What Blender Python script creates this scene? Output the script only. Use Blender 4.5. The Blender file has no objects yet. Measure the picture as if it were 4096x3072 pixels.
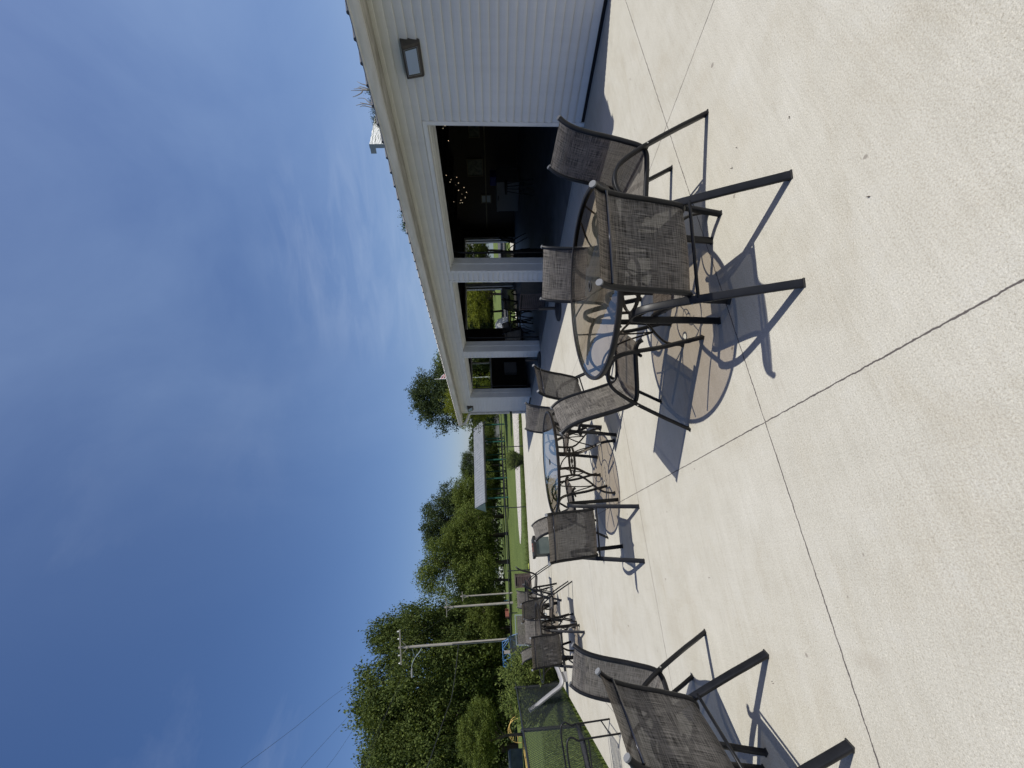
import bpy, bmesh, math, random
from mathutils import Vector, Matrix, noise as mnoise
R = math.radians
sc = bpy.context.scene
C = sc.collection

# ------------------------------------------------------------------ camera
F_PX = 1635.34; CAM_H = 1.40
pitch, roll, head = R(3.054), R(2.388), R(24.252)
CF = Vector((math.sin(head) * math.cos(pitch), math.cos(head) * math.cos(pitch), -math.sin(pitch)))
_R0 = Vector((math.cos(head), -math.sin(head), 0.0))
_D0 = CF.cross(_R0)
if _D0.z > 0: _D0 = -_D0
CR = _R0 * math.cos(roll) + _D0 * math.sin(roll)
CD = _D0 * math.cos(roll) - _R0 * math.sin(roll)
CPOS = Vector((0, 0, CAM_H))
cam = bpy.data.cameras.new('camera'); camo = bpy.data.objects.new('camera', cam); C.objects.link(camo)
# the photograph lies on its side: the sky is at the picture's left
camo.matrix_world = Matrix(((CD.x, CR.x, -CF.x, 0), (CD.y, CR.y, -CF.y, 0), (CD.z, CR.z, -CF.z, CAM_H), (0, 0, 0, 1)))
cam.sensor_width = 36; cam.lens = 36 * F_PX / 4096; cam.clip_end = 2000; cam.clip_start = 0.05
sc.camera = camo

def ray(x, y): return CF + CR * ((1536 - y) / F_PX) + CD * ((x - 2048) / F_PX)
def at(x, y, d): return CPOS + ray(x, y) * d
def onz(x, y, z=0.0):
    r = ray(x, y); return CPOS + r * ((z - CAM_H) / r.z)
def ony(x, y, Y):
    r = ray(x, y); return CPOS + r * (Y / r.y)

# ------------------------------------------------------------------ world and sun
SUN = Vector((0.335, -0.41, 1.0)).normalized()
sun_el = math.asin(SUN.z); sun_rot = math.atan2(SUN.x, SUN.y)
w = bpy.data.worlds.new('World'); sc.world = w; w.use_nodes = True
nt = w.node_tree; nt.nodes.clear()
out = nt.nodes.new('ShaderNodeOutputWorld'); bg = nt.nodes.new('ShaderNodeBackground')
sky = nt.nodes.new('ShaderNodeTexSky'); sky.sky_type = 'NISHITA'; sky.sun_disc = False
sky.sun_elevation = sun_el; sky.sun_rotation = sun_rot
sky.air_density = 1.0; sky.dust_density = 1.5; sky.ozone_density = 2.2; sky.altitude = 200
bg.inputs['Strength'].default_value = 0.103
tc = nt.nodes.new('ShaderNodeTexCoord')
mp = nt.nodes.new('ShaderNodeMapping'); mp.inputs['Rotation'].default_value = (0.9, 0.5, 0.2); mp.inputs['Scale'].default_value = (1.0, 1.9, 2.6)
nz = nt.nodes.new('ShaderNodeTexNoise'); nz.inputs['Scale'].default_value = 1.6; nz.inputs['Detail'].default_value = 7; nz.inputs['Roughness'].default_value = 0.62; nz.inputs['Distortion'].default_value = 0.4
nz2 = nt.nodes.new('ShaderNodeTexNoise'); nz2.inputs['Scale'].default_value = 2.3; nz2.inputs['Detail'].default_value = 2
rp = nt.nodes.new('ShaderNodeValToRGB'); rp.color_ramp.elements[0].position = 0.50; rp.color_ramp.elements[1].position = 0.85
rp2 = nt.nodes.new('ShaderNodeValToRGB'); rp2.color_ramp.elements[0].position = 0.45; rp2.color_ramp.elements[1].position = 0.68
mul = nt.nodes.new('ShaderNodeMath'); mul.operation = 'MULTIPLY'
mul2 = nt.nodes.new('ShaderNodeMath'); mul2.operation = 'MULTIPLY'; mul2.inputs[1].default_value = 0.17
cm = nt.nodes.new('ShaderNodeMixRGB'); cm.inputs['Color2'].default_value = (9.0, 9.8, 11.0, 1)
tint = nt.nodes.new('ShaderNodeMixRGB'); tint.blend_type = 'MULTIPLY'; tint.inputs['Fac'].default_value = 1; tint.inputs['Color2'].default_value = (1.05, 0.97, 1.03, 1)
L = nt.links.new
L(tc.outputs['Generated'], mp.inputs['Vector']); L(mp.outputs['Vector'], nz.inputs['Vector']); L(tc.outputs['Generated'], nz2.inputs['Vector'])
L(nz.outputs['Fac'], rp.inputs['Fac']); L(nz2.outputs['Fac'], rp2.inputs['Fac'])
L(rp.outputs['Color'], mul.inputs[0]); L(rp2.outputs['Color'], mul.inputs[1]); L(mul.outputs[0], mul2.inputs[0])
L(sky.outputs['Color'], tint.inputs['Color1']); hs = nt.nodes.new('ShaderNodeHueSaturation'); hs.inputs['Saturation'].default_value = 1.24; L(tint.outputs['Color'], hs.inputs['Color']); L(hs.outputs['Color'], cm.inputs['Color1']); L(mul2.outputs[0], cm.inputs['Fac'])
# a bank of brighter wisps low over the building
wd = ray(1560, 1000).normalized()
dot = nt.nodes.new('ShaderNodeVectorMath'); dot.operation = 'DOT_PRODUCT'; dot.inputs[1].default_value = tuple(wd)
nrmv = nt.nodes.new('ShaderNodeVectorMath'); nrmv.operation = 'NORMALIZE'; L(tc.outputs['Generated'], nrmv.inputs[0]); L(nrmv.outputs[0], dot.inputs[0])
mr = nt.nodes.new('ShaderNodeMapRange'); mr.interpolation_type = 'SMOOTHSTEP'; mr.inputs['From Min'].default_value = 0.955; mr.inputs['From Max'].default_value = 0.995; L(dot.outputs['Value'], mr.inputs['Value'])
mp3 = nt.nodes.new('ShaderNodeMapping'); mp3.inputs['Scale'].default_value = (3, 3, 15); mp3.inputs['Rotation'].default_value = (0.12, 0, 0); L(tc.outputs['Generated'], mp3.inputs['Vector'])
nz3 = nt.nodes.new('ShaderNodeTexNoise'); nz3.inputs['Scale'].default_value = 1.7; nz3.inputs['Detail'].default_value = 8; nz3.inputs['Roughness'].default_value = 0.6; nz3.inputs['Distortion'].default_value = 0.5; L(mp3.outputs['Vector'], nz3.inputs['Vector'])
rp3 = nt.nodes.new('ShaderNodeValToRGB'); rp3.color_ramp.elements[0].position = 0.42; rp3.color_ramp.elements[1].position = 0.78; L(nz3.outputs['Fac'], rp3.inputs['Fac'])
mu3 = nt.nodes.new('ShaderNodeMath'); mu3.operation = 'MULTIPLY'; L(rp3.outputs['Color'], mu3.inputs[0]); L(mr.outputs['Result'], mu3.inputs[1])
mu4 = nt.nodes.new('ShaderNodeMath'); mu4.operation = 'MULTIPLY'; mu4.inputs[1].default_value = 0.17; L(mu3.outputs[0], mu4.inputs[0])
cm2 = nt.nodes.new('ShaderNodeMixRGB'); cm2.inputs['Color2'].default_value = (7.0, 7.8, 9.0, 1); L(mu4.outputs[0], cm2.inputs['Fac']); L(cm.outputs['Color'], cm2.inputs['Color1'])
# broad thin veil, thickest on the building's side of the sky
dot5 = nt.nodes.new('ShaderNodeVectorMath'); dot5.operation = 'DOT_PRODUCT'; dot5.inputs[1].default_value = tuple(ray(700, -500).normalized()); L(nrmv.outputs[0], dot5.inputs[0])
mr5 = nt.nodes.new('ShaderNodeMapRange'); mr5.interpolation_type = 'SMOOTHSTEP'; mr5.inputs['From Min'].default_value = 0.15; mr5.inputs['From Max'].default_value = 1.0; L(dot5.outputs['Value'], mr5.inputs['Value'])
nz5 = nt.nodes.new('ShaderNodeTexNoise'); nz5.inputs['Scale'].default_value = 2.2; nz5.inputs['Detail'].default_value = 6; nz5.inputs['Roughness'].default_value = 0.55; nz5.inputs['Distortion'].default_value = 0.6; L(tc.outputs['Generated'], nz5.inputs['Vector'])
mr6 = nt.nodes.new('ShaderNodeMapRange'); mr6.inputs['From Min'].default_value = 0.25; mr6.inputs['From Max'].default_value = 0.75; mr6.inputs['To Min'].default_value = 0.08; mr6.inputs['To Max'].default_value = 0.36; L(nz5.outputs['Fac'], mr6.inputs['Value'])
mu5 = nt.nodes.new('ShaderNodeMath'); mu5.operation = 'MULTIPLY'; L(mr5.outputs['Result'], mu5.inputs[0]); L(mr6.outputs['Result'], mu5.inputs[1])
cm5 = nt.nodes.new('ShaderNodeMixRGB'); cm5.inputs['Color2'].default_value = (3.6, 5.0, 7.4, 1); L(mu5.outputs[0], cm5.inputs['Fac']); L(cm2.outputs['Color'], cm5.inputs['Color1'])
L(cm5.outputs['Color'], bg.inputs['Color']); L(bg.outputs['Background'], out.inputs['Surface'])

sl = bpy.data.lights.new('sun', 'SUN'); so = bpy.data.objects.new('sun', sl); C.objects.link(so)
sl.energy = 5.0; sl.angle = R(0.53); sl.color = (1.0, 0.972, 0.895)
so.rotation_euler = SUN.to_track_quat('Z', 'Y').to_euler()

sc.view_settings.view_transform = 'Standard'; sc.view_settings.look = 'None'
sc.view_settings.gamma = 1; sc.view_settings.exposure = 0.0
try: sc.view_settings.use_curve_mapping = False
except Exception: pass
sc.cycles.max_bounces = 8; sc.cycles.transparent_max_bounces = 24

# ------------------------------------------------------------------ materials
def mat(name, col=(0.5, 0.5, 0.5), rough=0.6, metal=0.0, spec=0.5, **k):
    m = bpy.data.materials.new(name); m.use_nodes = True
    b = m.node_tree.nodes['Principled BSDF']
    b.inputs['Base Color'].default_value = (*col, 1); b.inputs['Roughness'].default_value = rough
    b.inputs['Metallic'].default_value = metal; b.inputs['Specular IOR Level'].default_value = spec
    return m
class N:
    """small helper to wire nodes of one material"""
    def __init__(s, m): s.t = m.node_tree; s.b = s.t.nodes.get('Principled BSDF')
    def n(s, typ, **k):
        o = s.t.nodes.new(typ)
        for a, v in k.items():
            if a in o.inputs.keys(): o.inputs[a].default_value = v
            else: setattr(o, a, v)
        return o
    def l(s, a, b): s.t.links.new(a, b)
    def coords(s, kind='Object', scale=(1, 1, 1), rot=(0, 0, 0)):
        c = s.n('ShaderNodeTexCoord'); m = s.n('ShaderNodeMapping'); m.inputs['Scale'].default_value = scale; m.inputs['Rotation'].default_value = rot
        s.l(c.outputs[kind], m.inputs['Vector']); return m.outputs['Vector']
    def noise(s, vec, scale, detail=3, rough=0.55, dist=0.0):
        o = s.n('ShaderNodeTexNoise'); o.inputs['Scale'].default_value = scale; o.inputs['Detail'].default_value = detail
        o.inputs['Roughness'].default_value = rough; o.inputs['Distortion'].default_value = dist
        s.l(vec, o.inputs['Vector']); return o.outputs['Fac']
    def ramp(s, fac, stops):
        o = s.n('ShaderNodeValToRGB'); e = o.color_ramp.elements
        while len(e) < len(stops): e.new(0.5)
        for q, (p, c) in zip(e, stops):
            q.position = p; q.color = (*c, 1) if len(c) == 3 else c
        s.l(fac, o.inputs['Fac']); return o.outputs['Color']
    def mix(s, fac, a, b, mode='MIX'):
        o = s.n('ShaderNodeMixRGB'); o.blend_type = mode
        for v, i in ((fac, 'Fac'), (a, 'Color1'), (b, 'Color2')):
            if isinstance(v, (int, float)): o.inputs[i].default_value = v if i == 'Fac' else (v, v, v, 1)
            elif isinstance(v, tuple): o.inputs[i].default_value = (*v, 1)
            else: s.l(v, o.inputs[i])
        return o.outputs['Color']
    def math(s, op, a, b=0.0, c=None):
        o = s.n('ShaderNodeMath'); o.operation = op
        for i, v in enumerate((a, b, c)):
            if v is None: continue
            if isinstance(v, (int, float)): o.inputs[i].default_value = v
            else: s.l(v, o.inputs[i])
        return o.outputs[0]
    def bump(s, h, strength=0.3, dist=0.01):
        o = s.n('ShaderNodeBump'); o.inputs['Strength'].default_value = strength; o.inputs['Distance'].default_value = dist
        s.l(h, o.inputs['Height']); s.l(o.outputs['Normal'], s.b.inputs['Normal']); return o

def varied(name, c1, c2, scale=8, rough=0.6, detail=4, bump=0.0, metal=0.0, spec=0.5, stretch=(1, 1, 1), bscale=None, bdist=0.01):
    m = mat(name, c1, rough, metal, spec); g = N(m)
    v = g.coords('Object', stretch)
    f = g.noise(v, scale, detail); g.l(g.ramp(f, [(0.35, c1), (0.65, c2)]), g.b.inputs['Base Color'])
    if bump:
        g.bump(g.noise(v, bscale or scale * 4, 3), bump, bdist)
    return m

# concrete slab with saw-cut joints
JX = [-1.75, 0.605, 2.952, 5.30, 7.6, 9.9, 12.2]; JY = [-0.45, 1.95, 4.08, 6.80, 9.1, 11.4, 13.8, 16.2]
def concrete():
    m = mat('concrete', (0.5, 0.47, 0.41), 0.88, spec=0.25); g = N(m)
    v = g.coords('Object')
    big = g.noise(v, 0.55, 5, 0.6, 0.3); mid = g.noise(v, 5.0, 5, 0.65); fine = g.noise(v, 160, 2, 0.7); grit = g.noise(v, 420, 1, 0.6)
    str_ = g.noise(g.coords('Object', (1.6, 34, 1), (0, 0, R(-2))), 1.0, 8, 0.75, 0.3)
    str2 = g.noise(g.coords('Object', (55, 1.5, 1), (0, 0, R(3))), 1.0, 4, 0.7)
    col = g.ramp(big, [(0.3, (0.362, 0.350, 0.298)), (0.5, (0.396, 0.385, 0.334)), (0.72, (0.424, 0.418, 0.374))])
    col = g.mix(0.35, col, g.ramp(mid, [(0.3, (0.340, 0.322, 0.275)), (0.55, (0.432, 0.414, 0.364)), (0.75, (0.455, 0.450, 0.428))]))
    col = g.mix(0.16, col, g.ramp(str_, [(0.35, (0.31, 0.285, 0.245)), (0.6, (0.53, 0.51, 0.465))]))
    col = g.mix(0.05, col, g.ramp(str2, [(0.35, (0.31, 0.285, 0.245)), (0.6, (0.53, 0.51, 0.465))]))
    # sand grains: darker and lighter specks
    col = g.mix(0.5, col, g.ramp(fine, [(0.32, (0.33, 0.31, 0.26)), (0.47, (0.5, 0.5, 0.5)), (0.58, (0.5, 0.5, 0.5)), (0.72, (0.72, 0.70, 0.66))]), 'OVERLAY')
    col = g.mix(0.35, col, g.ramp(grit, [(0.34, (0.25, 0.23, 0.20)), (0.5, (0.5, 0.5, 0.5)), (0.7, (0.75, 0.73, 0.70))]), 'OVERLAY')
    spk = g.noise(v, 150, 3, 0.8); col = g.mix(0.36, col, g.ramp(spk, [(0.36, (0.18, 0.17, 0.15)), (0.47, (0.5, 0.5, 0.5)), (0.55, (0.5, 0.5, 0.5)), (0.66, (0.78, 0.77, 0.74))]), 'OVERLAY')
    wash = g.noise(g.coords('Object', (0.8, 1.4, 1), (0, 0, R(30))), 1.3, 7, 0.68, 0.8); col = g.mix(0.55, col, g.ramp(wash, [(0.34, (0.44, 0.425, 0.40)), (0.5, (0.5, 0.5, 0.5)), (0.66, (0.535, 0.535, 0.54))]), 'OVERLAY')
    # small stains
    st = g.noise(v, 3.1, 2, 0.4, 1.2); col = g.mix(g.ramp(st, [(0.70, (0, 0, 0)), (0.80, (0.35, 0.35, 0.35))]), col, (0.31, 0.285, 0.25))
    sp = g.noise(v, 19, 1, 0.2); col = g.mix(g.ramp(sp, [(0.815, (0, 0, 0)), (0.835, (0.7, 0.7, 0.7))]), col, (0.17, 0.15, 0.13))
    # a few rust brown and dark patches, hairline marks near the joint crossing
    pt = g.noise(v, 1.7, 4, 0.6, 0.9); col = g.mix(g.ramp(pt, [(0.62, (0, 0, 0)), (0.74, (0.30, 0.30, 0.30))]), col, (0.30, 0.27, 0.22))
    rs = g.noise(g.coords('Object', (1, 1, 1), (0, 0, 1.1)), 7.5, 6, 0.75, 0.5); col = g.mix(g.ramp(rs, [(0.70, (0, 0, 0)), (0.76, (0.45, 0.45, 0.45))]), col, (0.33, 0.29, 0.235))
    # joints: tiny wobble on the coordinate, thin dark line, faint pale edge
    sep = g.n('ShaderNodeSeparateXYZ'); c = g.n('ShaderNodeTexCoord'); g.l(c.outputs['Object'], sep.inputs[0])
    wob = g.math('MULTIPLY', g.math('SUBTRACT', g.noise(v, 22, 3, 0.7), 0.5), 0.015)
    idx = None
    for ax, lst, kk in (('X', JX, 1.0), ('Y', JY, 7.3)):
        for j in lst:
            q_ = g.math('MULTIPLY', g.math('GREATER_THAN', sep.outputs[ax], j), kk); idx = q_ if idx is None else g.math('ADD', idx, q_)
    wn = g.n('ShaderNodeTexWhiteNoise'); wn.noise_dimensions = '1D'; g.l(idx, wn.inputs['W'])
    col = g.mix(1.0, col, g.ramp(wn.outputs['Value'], [(0.0, (0.955, 0.95, 0.94)), (1.0, (1.03, 1.03, 1.035))]), 'MULTIPLY')
    wid = g.math('ADD', g.math('MULTIPLY', g.noise(v, 9, 4, 0.8), 0.0062), 0.0001)
    acc = None
    for ax, lst in (('X', JX), ('Y', JY)):
        co = g.math('ADD', sep.outputs[ax], wob)
        for j in lst:
            d = g.math('ABSOLUTE', g.math('SUBTRACT', co, j))
            k = g.math('LESS_THAN', d, wid)
            acc = k if acc is None else g.math('MAXIMUM', acc, k)
    col = g.mix(acc, col, (0.085, 0.075, 0.07))
    g.l(col, g.b.inputs['Base Color'])
    hgt = g.math('ADD', g.math('MULTIPLY', fine, 0.6), g.math('MULTIPLY', str_, 0.5))
    hgt = g.math('SUBTRACT', hgt, g.math('MULTIPLY', acc, 2.0))
    g.bump(hgt, 0.35, 0.004)
    return m
M = {}
M['concrete'] = concrete()
def grass_mat():
    m = mat('grass', (0.08, 0.15, 0.03), 0.9, spec=0.15); g = N(m); v = g.coords('Object')
    a = g.noise(v, 0.35, 4); b_ = g.noise(v, 9, 5, 0.7); c = g.noise(v, 60, 3, 0.7)
    col = g.ramp(a, [(0.3, (0.070, 0.100, 0.024)), (0.6, (0.105, 0.140, 0.036)), (0.75, (0.15, 0.17, 0.06))])
    col = g.mix(0.4, col, g.ramp(b_, [(0.3, (0.050, 0.078, 0.017)), (0.7, (0.14, 0.175, 0.055))]))
    col = g.mix(0.6, col, g.ramp(c, [(0.3, (0.2, 0.2, 0.2)), (0.7, (0.8, 0.8, 0.8))]), 'OVERLAY')
    g.l(col, g.b.inputs['Base Color']); g.bump(c, 0.6, 0.03); return m
M['grass'] = grass_mat()
M['gravel'] = varied('gravel', (0.36, 0.33, 0.29), (0.55, 0.52, 0.47), 30, 0.95, 5, 0.5)
M['asphalt'] = varied('asphalt', (0.05, 0.05, 0.052), (0.075, 0.075, 0.075), 20, 0.9, 5, 0.3)
def siding_mat(name, a, b_):
    m = mat(name, a, 0.5, spec=0.35); g = N(m); v = g.coords('Object', (1, 0.35, 1))
    f = g.noise(v, 2.2, 5, 0.6); col = g.ramp(f, [(0.3, a), (0.7, b_)])
    d = g.noise(g.coords('Object', (1, 9, 0.6)), 1.0, 5, 0.7); col = g.mix(0.10, col, g.ramp(d, [(0.3, (0.30, 0.29, 0.26)), (0.55, (0.8, 0.8, 0.78))]), 'MULTIPLY')
    g.l(col, g.b.inputs['Base Color']); g.bump(g.noise(g.coords('Object', (1, 3, 40)), 1.0, 2), 0.05, 0.003); return m
M['siding'] = siding_mat('siding', (0.60, 0.60, 0.592), (0.66, 0.66, 0.65))
M['white_trim'] = varied('white_trim', (0.60, 0.605, 0.60), (0.68, 0.685, 0.68), 3, 0.45)
M['soffit'] = varied('soffit', (0.26, 0.25, 0.21), (0.52, 0.51, 0.46), 5, 0.6, 6, stretch=(6, 0.8, 1))
M['gutter'] = varied('gutter', (0.48, 0.47, 0.43), (0.60, 0.59, 0.56), 2.5, 0.45, 5, stretch=(1, 1, 5))
M['roof_metal'] = varied('roof_metal', (0.035, 0.037, 0.045), (0.06, 0.06, 0.07), 4, 0.45)
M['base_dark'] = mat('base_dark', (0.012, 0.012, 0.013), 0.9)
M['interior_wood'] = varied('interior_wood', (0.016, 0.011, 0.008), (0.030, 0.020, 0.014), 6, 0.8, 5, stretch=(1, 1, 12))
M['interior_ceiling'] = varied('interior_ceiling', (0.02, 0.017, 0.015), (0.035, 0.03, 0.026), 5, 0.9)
M['frame_black'] = varied('powder_coated_frame', (0.006, 0.0065, 0.008), (0.011, 0.0115, 0.014), 14, 0.42, 4, 0.08, spec=0.25, bscale=220, bdist=0.0005)
M['frame_brown'] = varied('bronze_frame', (0.012, 0.0105, 0.009), (0.020, 0.017, 0.0145), 12, 0.4, 3, 0.06, spec=0.3, bscale=220, bdist=0.0005)
M['rod'] = mat('polished_rod', (0.10, 0.10, 0.11), 0.18, 0.85)
M['cap'] = mat('plastic_cap', (0.16, 0.165, 0.175), 0.65, spec=0.1)
M['cap_dark'] = mat('plastic_cap_dark', (0.02, 0.021, 0.023), 0.4)
M['steel'] = mat('zinc_bolt', (0.5, 0.5, 0.5), 0.3, 0.9)

def sling_mat(name, lo, hi, trans):
    m = bpy.data.materials.new(name); m.use_nodes = True; g = N(m); b = g.b
    uv = g.n('ShaderNodeUVMap'); uv.uv_map = 'UVMap'
    def mapped(sx, sy):
        k = g.n('ShaderNodeMapping'); k.inputs['Scale'].default_value = (sx, sy, 1); g.l(uv.outputs['UV'], k.inputs['Vector']); return k.outputs['Vector']
    a = g.noise(mapped(8, 240), 1.0, 2, 0.6); c = g.noise(mapped(240, 8), 1.0, 2, 0.6); d = g.noise(mapped(9, 9), 1.0, 2, 0.5)
    s = g.math('ADD', g.math('MULTIPLY', a, 0.5), g.math('MULTIPLY', c, 0.5))
    s = g.math('ADD', s, g.math('MULTIPLY', g.math('SUBTRACT', d, 0.5), 0.05))
    col = g.ramp(s, [(0.39, lo), (0.46, tuple((x * 2 + y) / 3 for x, y in zip(lo, hi))), (0.54, tuple((x + y * 2) / 3 for x, y in zip(lo, hi))), (0.63, hi)])
    g.l(col, b.inputs['Base Color']); b.inputs['Roughness'].default_value = 0.75; b.inputs['Specular IOR Level'].default_value = 0.2
    tr = g.n('ShaderNodeBsdfTranslucent'); g.l(g.mix(1.0, col, (1.0, 0.78, 0.58), 'MULTIPLY'), tr.inputs['Color'])
    tp = g.n('ShaderNodeBsdfTransparent')
    m1 = g.n('ShaderNodeMixShader'); m1.inputs[0].default_value = 0.21; g.l(b.outputs[0], m1.inputs[1]); g.l(tr.outputs[0], m1.inputs[2])
    m2 = g.n('ShaderNodeMixShader'); m2.inputs[0].default_value = trans; g.l(m1.outputs[0], m2.inputs[1]); g.l(tp.outputs[0], m2.inputs[2])
    o = g.t.nodes['Material Output']; g.l(m2.outputs[0], o.inputs['Surface'])
    g.bump(s, 0.25, 0.002)
    return m
M['sling'] = sling_mat('woven_sling', (0.017, 0.0155, 0.0145), (0.232, 0.216, 0.198), 0.07)
M['sling_pale'] = sling_mat('woven_sling_pale', (0.06, 0.06, 0.06), (0.50, 0.49, 0.47), 0.07)
def glass_mat(name, col, refl=0.12, alpha=0.5):
    m = bpy.data.materials.new(name); m.use_nodes = True; g = N(m)
    g.t.nodes.remove(g.b)
    tp = g.n('ShaderNodeBsdfTransparent'); tp.inputs['Color'].default_value = (*col, 1)
    gl = g.n('ShaderNodeBsdfGlossy'); gl.inputs['Roughness'].default_value = 0.012; gl.inputs['Color'].default_value = (1, 1, 1, 1)
    fr = g.n('ShaderNodeFresnel'); fr.inputs['IOR'].default_value = 1.5
    mx = g.n('ShaderNodeMixShader'); g.l(fr.outputs[0], mx.inputs[0]); g.l(tp.outputs[0], mx.inputs[1]); g.l(gl.outputs[0], mx.inputs[2])
    g.l(mx.outputs[0], g.t.nodes['Material Output'].inputs['Surface']); return m
M['table_glass'] = glass_mat('tinted_glass', (0.555, 0.49, 0.42))
M['clear_glass'] = glass_mat('window_glass', (0.85, 0.9, 0.9))
def leaf_mat(name, c1, c2, trans=0.24):
    m = bpy.data.materials.new(name); m.use_nodes = True; g = N(m); b = g.b
    v = g.coords('Object'); geo = g.n('ShaderNodeNewGeometry')
    f = g.noise(v, 3.2, 3, 0.6)
    s = g.math('ADD', g.math('MULTIPLY', f, 0.55), g.math('MULTIPLY', geo.outputs['Random Per Island'], 0.45))
    col = g.ramp(s, [(0.25, c1), (0.75, c2)])
    g.l(col, b.inputs['Base Color']); b.inputs['Roughness'].default_value = 0.7; b.inputs['Specular IOR Level'].default_value = 0.12
    tr = g.n('ShaderNodeBsdfTranslucent'); g.l(g.mix(1.0, col, (1.25, 1.15, 0.45), 'MULTIPLY'), tr.inputs['Color'])
    m1 = g.n('ShaderNodeMixShader'); m1.inputs[0].default_value = trans; g.l(b.outputs[0], m1.inputs[1]); g.l(tr.outputs[0], m1.inputs[2])
    g.l(m1.outputs[0], g.t.nodes['Material Output'].inputs['Surface']); return m
M['leaf_mid'] = leaf_mat('leaf_mid', (0.030, 0.050, 0.013), (0.125, 0.158, 0.042))
M['leaf_dark'] = leaf_mat('leaf_dark', (0.022, 0.037, 0.015), (0.078, 0.104, 0.042), 0.2)
M['leaf_light'] = leaf_mat('leaf_light', (0.045, 0.070, 0.015), (0.165, 0.202, 0.052))
M['leaf_yellow'] = leaf_mat('leaf_yellow', (0.075, 0.10, 0.012), (0.23, 0.25, 0.035))
M['bark'] = varied('bark', (0.055, 0.042, 0.030), (0.11, 0.09, 0.07), 6, 0.95, 5, 0.6, stretch=(1, 1, 0.2))
M['pole_wood'] = varied('pole_wood', (0.22, 0.20, 0.18), (0.38, 0.35, 0.32), 5, 0.95, 5, 0.4, stretch=(6, 6, 0.4))
M['wire'] = mat('wire', (0.03, 0.03, 0.032), 0.6)
M['fence_wire'] = mat('vinyl_coated_wire', (0.016, 0.020, 0.018), 0.45)
M['fence_post'] = mat('fence_post_paint', (0.012, 0.014, 0.014), 0.5)
M['green_steel'] = varied('green_steel', (0.012, 0.075, 0.058), (0.018, 0.10, 0.075), 3, 0.5)
M['grey_metal_roof'] = varied('grey_metal_roof', (0.14, 0.155, 0.17), (0.19, 0.20, 0.22), 2, 0.55)
M['pale_gable'] = mat('pale_gable', (0.50, 0.55, 0.58), 0.6)
M['blue_paint'] = mat('blue_paint', (0.035, 0.12, 0.28), 0.5)
M['yellow_paint'] = mat('yellow_paint', (0.62, 0.42, 0.14), 0.5)
M['lime'] = mat('lime_plastic', (0.55, 0.62, 0.12), 0.5)
M['red_brown'] = varied('red_brown', (0.16, 0.055, 0.035), (0.24, 0.09, 0.06), 10, 0.8)
M['grey_green'] = varied('grey_green', (0.05, 0.07, 0.068), (0.08, 0.10, 0.095), 4, 0.6)
M['grey_plastic'] = varied('grey_plastic', (0.26, 0.255, 0.262), (0.32, 0.315, 0.32), 6, 0.5, bump=0.1)
M['cover_black'] = varied('black_vinyl_cover', (0.006, 0.006, 0.007), (0.012, 0.012, 0.014), 8, 0.6, 4, 0.5, bdist=0.02)
M['brown_slat'] = varied('brown_slat', (0.055, 0.038, 0.034), (0.09, 0.065, 0.058), 8, 0.7)
M['umbrella_base'] = varied('dark_resin', (0.012, 0.013, 0.017), (0.02, 0.021, 0.025), 10, 0.5)
M['lamp_housing'] = varied('bronze_housing', (0.028, 0.024, 0.020), (0.04, 0.034, 0.03), 20, 0.5)
M['white_vinyl'] = varied('white_vinyl', (0.72, 0.72, 0.72), (0.80, 0.80, 0.80), 1.5, 0.6, 4, 0.9, stretch=(0.6, 0.6, 4), bscale=3, bdist=0.15)
M['grey_steel_box'] = mat('grey_steel_box', (0.24, 0.28, 0.30), 0.5)
M['white_paint'] = mat('white_paint', (0.72, 0.72, 0.70), 0.6)
M['house_grey'] = mat('house_grey', (0.33, 0.34, 0.36), 0.8)
M['window_dark'] = mat('window_dark', (0.02, 0.022, 0.026), 0.15)
M['grey_appliance'] = mat('grey_appliance', (0.16, 0.16, 0.17), 0.6)
M['dull_blue'] = mat('dull_blue', (0.01, 0.02, 0.16), 0.7)
M['picture'] = varied('picture', (0.03, 0.04, 0.035), (0.11, 0.12, 0.09), 9, 0.6)
M['wood_frame'] = mat('wood_frame', (0.10, 0.085, 0.05), 0.6)
M['flag_white'] = mat('flag_white', (0.7, 0.7, 0.7), 0.8)
M['flag_red'] = mat('flag_red', (0.45, 0.05, 0.06), 0.8)
M['reflector'] = mat('lamp_reflector', (0.52, 0.62, 0.78), 0.4, 0.2)
M['rubber'] = mat('rubber', (0.02, 0.02, 0.02), 0.8)
def emis(name, col, s):
    m = mat(name, col, 0.5); b = m.node_tree.nodes['Principled BSDF']; b.inputs['Emission Color'].default_value = (*col, 1); b.inputs['Emission Strength'].default_value = s; return m
M['bulb'] = emis('bulb', (1.0, 0.80, 0.52), 1.6)

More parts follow.
